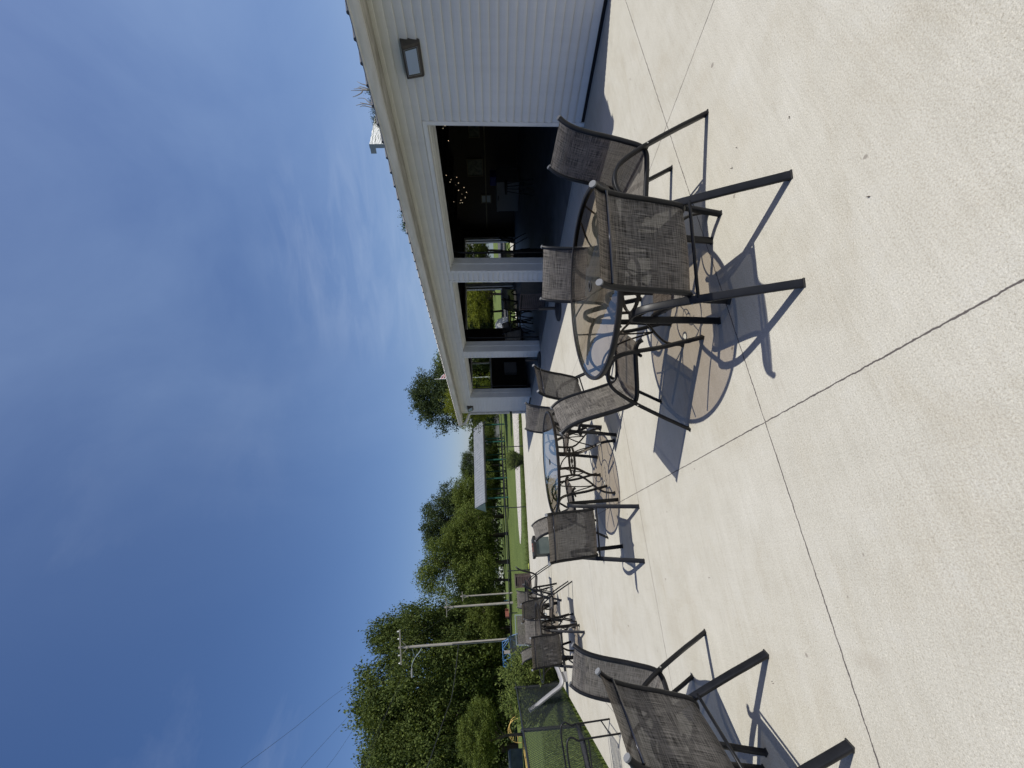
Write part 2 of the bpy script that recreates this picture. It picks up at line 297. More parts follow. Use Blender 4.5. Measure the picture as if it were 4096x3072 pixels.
# ------------------------------------------------------------------ mesh tools
def shear(p): return Vector((p[0] + 0.022 * p[2], p[1] - 0.005 * p[2], p[2]))
class MB:
    def __init__(s): s.v = []; s.f = []; s.uv = None; s.mi = []
    def add(s, vs, fs, mi=0):
        o = len(s.v); s.v += [Vector(p) for p in vs]; s.f += [tuple(i + o for i in f) for f in fs]; s.mi += [mi] * len(fs); return s
    def box(s, x0, x1, y0, y1, z0, z1, mi=0):
        v = [(x, y, z) for z in (z0, z1) for y in (y0, y1) for x in (x0, x1)]
        return s.add(v, [(0, 2, 3, 1), (4, 5, 7, 6), (0, 1, 5, 4), (1, 3, 7, 5), (3, 2, 6, 7), (2, 0, 4, 6)], mi)
    def obox(s, c, ax, ay, az, mi=0):
        """box from centre and three half-axis vectors"""
        c = Vector(c); ax, ay, az = Vector(ax), Vector(ay), Vector(az)
        v = [c + ax * i + ay * j + az * k for k in (-1, 1) for j in (-1, 1) for i in (-1, 1)]
        return s.add(v, [(0, 2, 3, 1), (4, 5, 7, 6), (0, 1, 5, 4), (1, 3, 7, 5), (3, 2, 6, 7), (2, 0, 4, 6)], mi)
    def bar(s, a, b, w=0.02, t=None, up=(0, 0, 1)):
        a, b = Vector(a), Vector(b); t = t or w; d = (b - a); l = d.length; d.normalize(); u = Vector(up)
        x = d.cross(u)
        if x.length < 1e-4: x = d.cross(Vector((1, 0, 0)))
        x.normalize(); y = d.cross(x)
        return s.obox((a + b) / 2, d * l / 2, x * w / 2, y * t / 2)
    def sweep(s, pts, bn, w, t, n=10, e=0.75, closed=False, caps=True):
        """sweep a rounded section along a path; bn = binormal, w = size along it, t = size in the plane"""
        pts = [Vector(p) for p in pts]; bn = Vector(bn).normalized(); o = len(s.v); m = len(pts)
        for i, p in enumerate(pts):
            a = pts[(i - 1) % m] if (closed or i > 0) else p; b = pts[(i + 1) % m] if (closed or i < m - 1) else p
            d = (b - a).normalized(); nn = bn.cross(d).normalized(); bb = d.cross(nn).normalized()
            for k in range(n):
                q = 2 * math.pi * k / n; cx, sx = math.cos(q), math.sin(q)
                cx = math.copysign(abs(cx) ** e, cx); sx = math.copysign(abs(sx) ** e, sx)
                s.v.append(p + bb * (cx * w / 2) + nn * (sx * t / 2))
        rng = range(m if closed else m - 1)
        for i in rng:
            for k in range(n):
                j = (i + 1) % m; s.f.append((o + i * n + k, o + i * n + (k + 1) % n, o + j * n + (k + 1) % n, o + j * n + k)); s.mi.append(0)
        if caps and not closed:
            s.f.append(tuple(o + k for k in range(n))[::-1]); s.mi.append(0)
            s.f.append(tuple(o + (m - 1) * n + k for k in range(n))); s.mi.append(0)
        return s
    def tube(s, pts, r, n=8, closed=False):
        pts = [Vector(p) for p in pts]; m = len(pts); o = len(s.v)
        d0 = (pts[1] - pts[0]).normalized(); ref = Vector((0, 0, 1)) if abs(d0.z) < 0.9 else Vector((1, 0, 0)); u = d0.cross(ref).normalized()
        for i, p in enumerate(pts):
            a = pts[max(i - 1, 0)] if not closed else pts[i - 1]; b = pts[min(i + 1, m - 1)] if not closed else pts[(i + 1) % m]
            d = (b - a).normalized(); u = (u - d * u.dot(d)).normalized(); v = d.cross(u)
            rr = r[i] if isinstance(r, (list, tuple)) else r
            for k in range(n):
                q = 2 * math.pi * k / n; s.v.append(p + u * math.cos(q) * rr + v * math.sin(q) * rr)
        for i in range(m if closed else m - 1):
            j = (i + 1) % m
            for k in range(n): s.f.append((o + i * n + k, o + i * n + (k + 1) % n, o + j * n + (k + 1) % n, o + j * n + k)); s.mi.append(0)
        if not closed:
            s.f.append(tuple(o + k for k in range(n))[::-1]); s.f.append(tuple(o + (m - 1) * n + k for k in range(n))); s.mi += [0, 0]
        return s
    def lathe(s, prof, c=(0, 0, 0), n=32):
        c = Vector(c); o = len(s.v); m = len(prof)
        for (r, z) in prof:
            for k in range(n): q = 2 * math.pi * k / n; s.v.append(c + Vector((r * math.cos(q), r * math.sin(q), z)))
        for i in range(m - 1):
            for k in range(n): s.f.append((o + i * n + k, o + i * n + (k + 1) % n, o + (i + 1) * n + (k + 1) % n, o + (i + 1) * n + k)); s.mi.append(0)
        return s
    def build(s, name, mt, parent=None, smooth=False, sh=False, auto=None):
        me = bpy.data.meshes.new(name)
        vs = [shear(p) for p in s.v] if sh else s.v
        me.from_pydata([tuple(p) for p in vs], [], s.f); 
        for mm in (mt if isinstance(mt, (list, tuple)) else [mt]): me.materials.append(mm)
        if any(s.mi): me.polygons.foreach_set('material_index', s.mi)
        if s.uv:
            l = me.uv_layers.new(name='UVMap')
            for poly in me.polygons:
                for li in poly.loop_indices: l.data[li].uv = s.uv[me.loops[li].vertex_index]
        if smooth: me.polygons.foreach_set('use_smooth', [True] * len(me.polygons))
        me.update()
        if auto and smooth:
            try: me.set_sharp_from_angle(angle=R(auto))
            except Exception: pass
        o = bpy.data.objects.new(name, me); C.objects.link(o)
        if parent: o.parent = parent
        return o
def cr(pts, k=4):
    """Catmull-Rom through the points"""
    P = [Vector(p) for p in pts]; o = []
    for i in range(len(P) - 1):
        a = P[max(i - 1, 0)]; b = P[i]; c = P[i + 1]; d = P[min(i + 2, len(P) - 1)]
        for j in range(k):
            t = j / k; o.append(0.5 * ((2 * b) + (c - a) * t + (2 * a - 5 * b + 4 * c - d) * t * t + (3 * b - a - 3 * c + d) * t ** 3))
    o.append(P[-1]); return o
def tag(o, label=None, cat=None, group=None, kind=None):
    if label: o['label'] = label
    if cat: o['category'] = cat
    if group: o['group'] = group
    if kind: o['kind'] = kind
    return o
def empty(name, loc=(0, 0, 0), rz=0.0):
    o = bpy.data.objects.new(name, None); C.objects.link(o); o.location = loc; o.rotation_euler = (0, 0, rz); o.empty_display_size = 0.1; return o
def copy_tree(o, parent=None):
    c = o.copy(); C.objects.link(c)
    if parent: c.parent = parent
    for ch in list(o.children): copy_tree(ch, c)
    return c

# ------------------------------------------------------------------ ground
def sheet(name, poly, z, mt, kind='structure', thick=0.0):
    m = MB(); n = len(poly); v = [(x, y, z) for x, y in poly]
    m.add(v, [tuple(range(n))])
    if thick:
        m.add([(x, y, z) for x, y in poly] + [(x, y, z - thick) for x, y in poly], [(i, (i + n), (i + 1) % n + n, (i + 1) % n) for i in range(n)])
    o = m.build(name, mt); tag(o, kind=kind); return o
sheet('ground', [(-400, -60), (400, -60), (400, 500), (-400, 500)], -0.06, M['grass'])
slab_poly = [(-2.56, -6), (22, -6), (22, 17.0), (9, 17.3), (6.53, 17.95), (3.87, 18.75), (1.52, 19.3), (-0.315, 19.66), (-2.56, 20.0)]
sheet('patio_slab', slab_poly, 0.0, M['concrete'], thick=0.1)
gp = [(14, 26.0), (9.6, 26.6), (7.3, 26.9), (6.1, 27.3), (4.5, 27.8), (3.6, 27.9), (2.2, 27.8), (1.4, 27.3), (1.3, 26.5), (1.93, 24.9), (2.9, 23.9), (3.6, 23.1), (5.0, 22.3), (6.3, 21.4), (7.4, 20.4), (12, 19.6)]
sheet('gravel_path', gp, -0.04, M['gravel'])
sheet('road', [(11, 24), (40, 20), (60, 24), (60, 33), (30, 34), (15, 33)], -0.036, M['asphalt'])

# grass blades along the slab and beyond the fence
def blades():
    rnd = random.Random(5); m = MB()
    def blade(x, y, h):
        a = rnd.uniform(0, 6.28); l = rnd.uniform(-0.5, 0.5) * h; wd = 0.006 + 0.004 * rnd.random()
        dx, dy = math.cos(a) * wd, math.sin(a) * wd; lx, ly = math.cos(a + 1.4) * l, math.sin(a + 1.4) * l
        o = len(m.v); m.v += [Vector((x - dx, y - dy, -0.06)), Vector((x + dx, y + dy, -0.06)), Vector((x + lx, y + ly, -0.06 + h))]; m.f.append((o, o + 1, o + 2)); m.mi.append(0)
    for i in range(26000):
        y = rnd.uniform(2.5, 20); x = -2.60 - abs(rnd.gauss(0, 1.0)) * 2.4
        blade(x, y, rnd.uniform(0.05, 0.11) * (1.5 if x > -2.75 else 1))
    for i in range(14000):
        x = rnd.uniform(-3, 9); y0 = 20.0 - 0.24 * (x + 2.6); blade(x, y0 + abs(rnd.gauss(0, 1)) * 1.6, rnd.uniform(0.05, 0.11))
    o = m.build('grass', M['leaf_light']); tag(o, kind='stuff')
blades()

# ------------------------------------------------------------------ building
XW, Y0, Y1 = 5.373, 2.0, 14.45; ZT = 2.505; XB = 14.3
OPEN = [(3.545, 6.47, 2.10), (6.80, 9.76, 2.10), (10.09, 13.0, 2.10)]
B = empty('open_fronted_building', (0, 0, 0))
tag(B, 'long single storey building with white lap siding, metal roof and three open garage doorways', 'building')
def siding_panel(m, y0, y1, z0, z1, course=0.1005, lap=0.028, phase0=0.045):
    """courses of lap siding on the wall plane X = XW, each tilted outwards at its foot"""
    k0 = int((z0 - phase0) / course) - 1
    for k in range(k0, 60):
        a = phase0 + k * course; b = a + course
        lo, hi = max(a, z0), min(b, z1)
        if hi - lo < 0.002: continue
        zs = [lo] + [a + course * t for t in (0.06, 0.3, 0.62, 0.85) if lo < a + course * t < hi] + [hi]
        def xo(z):
            t = (z - a) / course
            return XW - lap * (0.90 + 1.6 * t if t < 0.06 else 1.0 - 0.10 * (t - .06) - 0.75 * (t - .06) ** 2.2)
        n_ = len(zs); v = [(xo(z), y0, z) for z in zs] + [(xo(z), y1, z) for z in zs] + [(XW, y0, lo), (XW, y1, lo), (XW, y0, hi), (XW, y1, hi)]
        m.add(v, [(i, i + 1, n_ + i + 1, n_ + i) for i in range(n_ - 1)] + [(0, n_, 2 * n_ + 1, 2 * n_), tuple(range(n_)) + (2 * n_ + 2, 2 * n_), tuple(range(2 * n_ - 1, n_ - 1, -1)) + (2 * n_ + 1, 2 * n_ + 3)])
m = MB(); edges = [Y0] + [e for o_ in OPEN for e in (o_[0], o_[1])] + [Y1 - 0.08]
for i in range(0, len(edges), 2): siding_panel(m, edges[i], edges[i + 1], 0.045, ZT)
for (a, b, zt) in OPEN: siding_panel(m, a, b, zt, ZT)
m.build('front_wall_siding', M['siding'], B, sh=True)
m = MB()   # core behind the siding
for i in range(0, len(edges), 2): m.box(XW + 0.002, XW + 0.27, edges[i] + 0.002, edges[i + 1] + (0.078 if i == 6 else -0.002), 0.0, ZT - 0.002)
for (a, b, zt) in OPEN: m.box(XW + 0.002, XW + 0.27, a - 0.001, b + 0.001, zt + 0.002, ZT - 0.002)
m.build('front_wall_core', M['base_dark'], B, sh=True)
for (a, b, zt) in OPEN:   # trim round each opening, plus lining of the reveal
    t = MB(); w_ = 0.045
    t.box(XW - 0.028, XW + 0.0, a - w_, a - 0.0, 0.0, zt + w_); t.box(XW - 0.024, XW + 0.0, b, b + w_, 0.0, zt + w_); t.box(XW - 0.024, XW, a, b, zt, zt + w_)
    t.box(XW - 0.030, XW - 0.0245, a - w_, a - w_ + 0.012, 0, zt + w_); t.box(XW - 0.030, XW - 0.0245, b + w_ - 0.012, b + w_, 0, zt + w_)
    tr = t.build('doorway_trim', M['white_trim'], B, sh=True)
    t = MB()
    t.box(XW - 0.022, XW + 0.15, b - 0.012, b - 0.001, 0, zt - 0.013); t.box(XW + 0.15, XW + 0.29, b - 0.03, b - 0.001, 0, zt - 0.013)
    t.box(XW - 0.022, XW + 0.29, a + 0.001, a + 0.012, 0, zt - 0.013)
    t.box(XW - 0.022, XW + 0.13, a + 0.001, b - 0.001, zt - 0.012, zt - 0.001); t.box(XW + 0.05, XW + 0.06, a + 0.014, b - 0.04, zt - 0.04, zt - 0.013)
    t.box(XW + 0.13, XW + 0.16, a + 0.014, b - 0.04, zt - 0.065, zt - 0.0125); t.box(XW + 0.22, XW + 0.25, a + 0.014, b - 0.04, zt - 0.09, zt - 0.0125)
    t.build('door_reveal', M['white_trim'], B, sh=True)
    # garage door track: dark rails up the inside and curving back under the ceiling
    for y in (a + 0.06, b - 0.10):
        t = MB()
        path = cr([(XW + 0.36, y, 0.02), (XW + 0.36, y, 1.0), (XW + 0.36, y, 1.75), (XW + 0.40, y, 1.98), (XW + 0.56, y, 2.12), (XW + 0.9, y, 2.16), (XW + 2.3, y, 2.2)], 5)
        t.sweep(path, (0, 1, 0), 0.05, 0.03, 6)
        t.build('door_track', M['frame_black'], B, smooth=True, sh=True)
m = MB(); m.box(XW - 0.004, XW + 0.1, Y0, Y1 - 0.002, 0.0, 0.044)
for (a, b, z) in OPEN: pass
for i in range(0, len(edges), 2):
    m2 = MB(); m2.box(XW - 0.006, XW + 0.001, edges[i], min(edges[i + 1], Y1 - 0.09), 0.001, 0.0445); m2.build('wall_base_gap', M['base_dark'], B, sh=True)
m = MB(); m.box(XW - 0.028, XW + 0.27, Y1 - 0.078, Y1 + 0.028, 0.05, ZT - 0.004); m.build('corner_post', M['white_trim'], B, sh=True)
# far end wall with two door openings and a window
EW = [(XW + 0.28, 6.28, 0, 2.61), (6.28, 7.72, 0, 1.385), (6.28, 7.72, 2.07, 2.61), (7.72, 8.93, 0, 2.61), (8.93, 10.98, 2.24, 2.61), (10.98, 11.2, 0, 2.61), (11.2, 13.62, 2.24, 2.61), (13.62, XB, 0, 2.61)]
m = MB()
for (a, b, z0, z1) in EW: m.box(a, b, Y1 - 0.22, Y1 - 0.12, z0, z1)
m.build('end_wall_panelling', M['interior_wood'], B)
m = MB()
for (a, b, z0, z1) in EW: m.box(a, b, Y1 - 0.119, Y1 - 0.02, z0, z1)
m.build('end_wall_siding', M['siding'], B)
m = MB(); m.box(10.99, 11.19, Y1 - 0.27, Y1 - 0.221, 0, 2.24); m.box(13.6, 13.74, Y1 - 0.27, Y1 - 0.221, 0, 2.24); m.box(8.90, 13.74, Y1 - 0.27, Y1 - 0.221, 2.24, 2.30)
m.build('rear_door_trim', M['white_trim'], B)
m = MB(); m.box(6.2, 7.8, Y1 - 0.25, Y1 - 0.221, 1.32, 1.385); m.box(6.2, 7.8, Y1 - 0.25, Y1 - 0.221, 2.07, 2.13); m.box(6.2, 6.28, Y1 - 0.25, Y1 - 0.221, 1.385, 2.07); m.box(7.72, 7.8, Y1 - 0.25, Y1 - 0.221, 1.385, 2.07); m.box(7.36, 7.41, Y1 - 0.2, Y1 - 0.15, 1.386, 2.069)
wf = m.build('window_frame', M['white_trim'], B); tag(wf)
m = MB(); m.box(6.281, 7.359, Y1 - 0.18, Y1 - 0.172, 1.386, 2.069); m.build('pane', M['clear_glass'], wf)
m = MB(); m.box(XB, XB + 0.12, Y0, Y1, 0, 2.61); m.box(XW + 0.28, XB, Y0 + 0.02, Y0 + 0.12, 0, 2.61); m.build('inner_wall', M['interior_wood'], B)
m = MB(); m.box(XB - 0.07, XB - 0.002, Y0 + 0.3, Y1 - 0.3, 1.22, 1.27); m.build('wall_ledge', M['wood_frame'], B)
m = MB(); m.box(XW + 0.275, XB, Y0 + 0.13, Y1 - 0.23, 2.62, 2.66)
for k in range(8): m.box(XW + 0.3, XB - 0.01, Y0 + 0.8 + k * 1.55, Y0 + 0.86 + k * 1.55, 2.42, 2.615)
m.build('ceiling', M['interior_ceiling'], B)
sheet_ = MB(); sheet_.box(XW + 0.02, XB, Y0 + 0.12, Y1 - 0.02, 0.002, 0.006); sheet_.build('inside_floor_shade', varied('shade_painted_concrete', (0.10, 0.098, 0.092), (0.16, 0.155, 0.148), 3, 0.55, 5), B)  # sheet over the slab, its concrete colour darkened to paint in the indoor shade
# roof: ribbed metal sheets, low pitch
RX0, RXR, RX1 = 4.955, 9.8, 14.8; RZ0 = 2.625; SL = 0.16; RY0, RY1 = 1.70, 14.78
m = MB()
def roof_side(xa, xb, za, zb):
    m.add([(xa, RY0, za), (xa, RY1, za), (xb, RY1, zb), (xb, RY0, zb), (xa, RY0, za - 0.02), (xa, RY1, za - 0.02), (xb, RY1, zb - 0.02), (xb, RY0, zb - 0.02)],
          [(0, 1, 2, 3), (4, 7, 6, 5), (0, 4, 5, 1), (1, 5, 6, 2), (2, 6, 7, 3), (3, 7, 4, 0)])
    y = RY0 + 0.052; k = 0
    while y < RY1:
        hr = 0.019 if k % 1 == 0 else 0.01
        m.add([(xa - 0.004, y - 0.022, za), (xa - 0.004, y - 0.009, za + hr), (xa - 0.004, y + 0.009, za + hr), (xa - 0.004, y + 0.022, za), (xb, y - 0.022, zb), (xb, y - 0.009, zb + hr), (xb, y + 0.009, zb + hr), (xb, y + 0.022, zb)],
              [(0, 1, 2, 3), (0, 4, 5, 1), (1, 5, 6, 2), (2, 6, 7, 3), (4, 7, 6, 5)]); y += 0.2205; k += 1
roof_side(RX0, RXR, RZ0, RZ0 + SL * (RXR - RX0)); roof_side(RX1, RXR, RZ0 + 0.0, RZ0 + SL * (RXR - RX0))
m.build('roof', M['roof_metal'], B, sh=True)
zr = RZ0 + SL * (RXR - RX0)
for yy in (RY0 + 0.02, RY1 - 0.04):
    m = MB()
    m.add([(RX0 + 0.1, yy, 2.52), (RXR, yy, zr - 0.12), (RX1 - 0.1, yy, 2.52), (RX0 + 0.1, yy, 2.60), (RXR, yy, zr - 0.03), (RX1 - 0.1, yy, 2.60)] + [(RX0 + 0.1, yy + 0.02, 2.52), (RXR, yy + 0.02, zr - 0.12), (RX1 - 0.1, yy + 0.02, 2.52), (RX0 + 0.1, yy + 0.02, 2.60), (RXR, yy + 0.02, zr - 0.03), (RX1 - 0.1, yy + 0.02, 2.60)],
          [(0, 1, 4, 3), (1, 2, 5, 4), (6, 9, 10, 7), (7, 10, 11, 8), (0, 6, 7, 1), (1, 7, 8, 2), (3, 4, 10, 9), (4, 5, 11, 10)])
    m.build('rake_board', M['white_trim'], B, sh=True)
m = MB()  # soffit with panel grooves
y = RY0 + 0.03
while y < RY1 - 0.05:
    m.box(RX0 + 0.115, XW - 0.004, y, min(y + 0.296, RY1 - 0.03), 2.508, 2.52); y += 0.3
m.build('soffit', M['soffit'], B, sh=True)
m = MB()
prof = [(0.118, 2.612), (0.118, 2.512), (0.075, 2.503), (0.028, 2.503), (0.016, 2.53), (0.004, 2.57), (0.0, 2.60), (-0.012, 2.606), (-0.012, 2.615), (0.004, 2.617), (0.008, 2.607), (0.014, 2.57), (0.034, 2.513), (0.108, 2.518), (0.11, 2.612)]
for yy in (RY0 + 0.0, RY1 + 0.0):
    pass
vv = [(RX0 + p[0], yy, p[1]) for yy in (RY0, RY1 + 0.02) for p in prof]; n_ = len(prof)
m.add(vv, [(i, (i + 1) % n_, (i + 1) % n_ + n_, i + n_) for i in range(n_)] + [tuple(range(n_))[::-1], tuple(range(n_, 2 * n_))])
for yy in (RY0 + 0.001, RY1 + 0.021): m.box(RX0 - 0.002, RX0 + 0.117, yy - 0.004, yy - 0.001 + 0.003, 2.504, 2.606)
gut = m.build('gutter', M['gutter'], B, sh=True)
m = MB()  # downspout: out of the gutter, elbow back to the corner, straight down
yd = RY1 - 0.07
m.sweep(cr([(RX0 + 0.06, yd, 2.50), (RX0 + 0.06, yd, 2.44), (RX0 + 0.075, yd - 0.02, 2.40), (RX0 + 0.16, yd - 0.10, 2.33), (XW - 0.09, yd - 0.22, 2.24), (XW - 0.065, Y1 - 0.01, 2.17), (XW - 0.065, Y1 - 0.02, 2.05)], 5), (1, 0, 0), 0.07, 0.085, 12, 0.5)
m.sweep([(XW - 0.065, Y1 - 0.02, 2.05), (XW - 0.065, Y1 - 0.02, 0.72)], (1, 0, 0), 0.068, 0.085, 12, 0.5)
m.sweep([(XW - 0.065, Y1 - 0.02, 0.62), (XW - 0.065, Y1 - 0.02, 0.14), (XW - 0.15, Y1 - 0.02, 0.06)], (0, 1, 0), 0.085, 0.068, 12, 0.5)
ds = m.build('downspout', M['gutter'], B, smooth=True, sh=True, auto=40)
m = MB(); m.box(XW - 0.115, XW - 0.03, Y1 - 0.07, Y1 + 0.035, 0.64, 0.70); m.build('bracket', M['base_dark'], ds, sh=True)

# wall lamps
def wall_lamp(yc, zc, label, s=1.0):
    o = empty('wall_lamp', shear((XW - 0.012, yc, zc))); tag(o, label, 'lamp', 'wall lamps on the siding')
    w2, h2, dp = 0.19 * s, 0.112 * s, 0.13 * s
    m = MB()
    # housing: deep at the top, sloping in to the foot
    v = [(0.012, -w2, h2), (0.012, w2, h2), (0.012, w2, -h2), (0.012, -w2, -h2), (-dp, -w2 * 0.86, h2 * 0.75), (-dp, w2 * 0.86, h2 * 0.75), (-dp * 0.38, w2 * 0.93, -h2 * 0.95), (-dp * 0.38, -w2 * 0.93, -h2 * 0.95)]
    m.add(v, [(0, 1, 2, 3), (0, 4, 5, 1), (1, 5, 6, 2), (2, 6, 7, 3), (3, 7, 4, 0), (4, 7, 6, 5)])
    h_ = m.build('housing', M['lamp_housing'], o)
    b_ = h_.modifiers.new('bevel', 'BEVEL'); b_.width = 0.012; b_.segments = 3
    A, Bq, Cq, Dq = Vector(v[4]), Vector(v[5]), Vector(v[6]), Vector(v[7])
    def pt(a, b, off=0.0): # a across, b down
        p = (A * (1 - a) + Bq * a) * (1 - b) + (Dq * (1 - a) + Cq * a) * b; nrm = (Bq - A).cross(Dq - A).normalized()
        if nrm.x > 0: nrm = -nrm
        return p + nrm * off
    m = MB(); a0, a1, b0, b1 = 0.10, 0.90, 0.10, 0.84
    cs = [(a0, b0), (a1, b0), (a1, b1), (a0, b1)]
    m.tube([pt(x, y, 0.004) for x, y in cs] , 0.006, 6, closed=True)
    m.build('lens_gasket', M['cap'], o)
    m = MB(); m.add([pt(x, y, 0.018) for x, y in [(0.13, 0.14), (0.87, 0.14), (0.87, 0.80), (0.13, 0.80)]] + [pt(x, y, 0.003) for x, y in cs], [(0, 1, 2, 3), (0, 4, 5, 1), (1, 5, 6, 2), (2, 6, 7, 3), (3, 7, 4, 0)])
    m.build('lens', M['lamp_lens'], o)
    m = MB(); m.add([pt(x, y, 0.0025) for x, y in [(0.14, 0.15), (0.86, 0.15), (0.86, 0.79), (0.14, 0.79)]], [(0, 1, 2, 3)]); m.build('reflector', M['reflector'], o)
    for (x, y) in ((0.06, 0.07), (0.94, 0.07), (0.06, 0.92), (0.94, 0.92)):
        m = MB(); p = pt(x, y, 0.002); m.tube([p, p + Vector((-0.004, 0, 0))], 0.006, 8); m.build('screw', M['rubber'], o)
    return o
M['lamp_lens'] = glass_mat('lamp_lens', (0.75, 0.82, 0.9))
wall_lamp(2.775, 2.135, 'large dark bronze wall lamp on the siding nearest the viewer')
wall_lamp(13.93, 2.16, 'small looking dark wall lamp at the far corner beside the downspout')

# ------------------------------------------------------------------ sling chairs
LOOP = [(0.325, 0.004), (0.268, 0.27), (0.247, 0.43), (0.228, 0.53), (0.195, 0.587), (0.14, 0.612), (0.08, 0.615), (0.02, 0.595), (-0.035, 0.545), (-0.12, 0.42), (-0.235, 0.212), (-0.342, 0.004)]
RAIL = [(0.312, 0.398), (0.292, 0.421), (0.254, 0.431), (0.20, 0.427), (0.08, 0.411), (-0.03, 0.397), (-0.095, 0.395), (-0.135, 0.412), (-0.158, 0.450), (-0.178, 0.51), (-0.205, 0.597), (-0.241, 0.730), (-0.272, 0.815), (-0.305, 0.872), (-0.345, 0.912)]
WL, WR = 0.252, 0.223
def v3(p, y): return Vector((p[0], y, p[1]))
def make_chair(pale=False):
    t = empty('patio_chair')
    fm = M['frame_black']
    lp = [LOOP[0], ((LOOP[0][0] + LOOP[1][0]) / 2, 0.137)] + LOOP[1:-1] + [(-0.288, 0.108), LOOP[-1]]
    for s in (1, -1):
        m = MB(); m.sweep(cr([v3(p, s * WL) for p in lp], 4), (0, 1, 0), 0.040, 0.022, 16, 0.38)
        lo = m.build('leg_frame', fm, t, smooth=True, auto=50)
        for px in (0.325, -0.342):
            k = MB(); k.box(px - 0.013, px + 0.013, s * WL - 0.0205, s * WL + 0.0205, 0.0005, 0.007); k.build('foot_cap', M['rubber'], lo)
    for s in (1, -1):
        m = MB(); rail = cr([v3(p, s * WR) for p in RAIL], 4); m.sweep(rail, (0, 1, 0), 0.026, 0.031, 12, 0.85); r_ = m.build('side_rail', fm, t, smooth=True, auto=50)
        for i, j in ((-1, -2), (0, 1)):
            k = MB(); d = (rail[i] - rail[j]).normalized(); k.sweep([rail[i] - d * 0.004, rail[i] + d * 0.006], (0, 1, 0), 0.029, 0.034, 12, 0.9); k.build('end_cap', M['cap'] if i == -1 else M['cap_dark'], r_)
    # fabric
    path = cr([v3(p, 0) for p in RAIL[1:]], 5)[:-1]; m = MB(); uv = []; ln = 0; nx = 12
    for i, p in enumerate(path):
        if i: ln += (p - path[i - 1]).length
        d = (path[min(i + 1, len(path) - 1)] - path[max(i - 1, 0)]).normalized(); nn = Vector((0, 1, 0)).cross(d)
        if nn.z > 0 and p.z < 0.45: nn = -nn
        for k in range(nx + 1):
            y = -WR + 0.006 + (2 * WR - 0.012) * k / nx; sag = (1 - (y / WR) ** 2)
            off = 0.010 * sag
            q = p + Vector((0, y, 0)); q.z -= off * (1 if p.z < 0.44 else 0.3); q.x -= off * (0 if p.z < 0.44 else 0.8)
            m.v.append(q); uv.append((y, ln))
    for i in range(len(path) - 1):
        for k in range(nx): m.f.append((i * (nx + 1) + k, i * (nx + 1) + k + 1, (i + 1) * (nx + 1) + k + 1, (i + 1) * (nx + 1) + k)); m.mi.append(0)
    m.uv = uv; m.build('sling', M['sling_pale'] if pale else M['sling'], t, smooth=True)
    # cross bars and joints
    m = MB(); m.tube([(-0.305, -WR + 0.008, 0.842), (-0.307, 0, 0.840), (-0.305, WR - 0.008, 0.842)], 0.0075, 8); m.build('back_rod', M['rod'], t, smooth=True)
    m = MB(); m.tube([(-0.150, -WL + 0.005, 0.378), (-0.150, WL - 0.005, 0.378)], 0.0085, 8); m.build('rear_stretcher', fm, t, smooth=True)
    m = MB(); m.tube([(0.205, -WR, 0.392), (0.205, WR, 0.392)], 0.011, 8); m.build('front_stretcher', fm, t, smooth=True)
    for s in (1, -1):
        for (x, z) in ((-0.132, 0.401), (0.245, 0.42)):
            m = MB(); m.tube([(x, s * (WR - 0.004), z), (x, s * (WL + 0.004), z)], 0.0085, 8); m.tube([(x, s * (WL + 0.004), z), (x, s * (WL + 0.0215), z)], 0.006, 8); m.build('bolt', M['steel'] if x < 0 else fm, t)
    return t
proto = make_chair()
chairs = [
 # x, y, heading deg, label, group
 (1.419, 1.664, 71.2, 'sling patio chair nearest the viewer, its brown back hiding part of the near glass table', 'A'),
 (2.215, 1.902, 164.2, 'sling patio chair at the right of the near glass table, beside the first doorway', 'A'),
 (2.042, 2.617, 218.0, 'sling patio chair facing us across the near glass table', 'A'),
 (1.246, 2.676, -44.7, 'sling patio chair left of the near glass table, side on, whole seat and back lit', 'A'),
 (1.675, 4.240, 117.0, 'brown backed sling chair between the two nearest glass tables, close to the building shade', 'B'),
 (1.700, 5.350, 215.0, 'sling patio chair at the far right of the second glass table, near the building corner', 'B'),
 (0.700, 5.500, 331.0, 'sling chair at far left of the second glass table, before the fire pit', 'B'),
 (0.315, 4.484, 75.9, 'brown backed sling chair at the near left of the second glass table', 'B'),
 (-0.903, 3.182, 220.8, 'grey fronted sling chair half hidden by the chair cut off at the left edge', 'C'),
 (-0.915, 2.462, 151.0, 'sling patio chair cut by the left picture edge, its brown back towards us', 'C'),
 (-0.320, 11.998, 177.7, 'sling patio chair seen exactly side on at the far dining set by the slatted bin', 'D'),
 (-0.900, 12.380, 249.6, 'pale lit sling chair facing us on the far side of the farthest patio table', 'D'),
 (-0.775, 10.740, 61.2, 'brown backed sling chair in front of the farthest patio table', 'D'),
 (-1.700, 11.750, 340.0, 'sling patio chair on the left side of the farthest patio table near the grey glider', 'D'),
 (-0.643, 8.825, 181.3, 'sling patio chair seen side on at the right of the third glass table', 'E'),
 (-1.240, 9.150, 257.0, 'pale lit sling chair facing us behind the third glass table', 'E'),
 (-1.271, 8.221, 86.6, 'brown backed sling chair before the third glass table, nearest the big bush', 'E'),
]
GR = {'A': 'chairs round the near glass table', 'B': 'chairs round the second glass table', 'C': 'chairs at the left edge', 'D': 'chairs round the farthest table', 'E': 'chairs round the third glass table', 'I': 'chairs inside the building'}
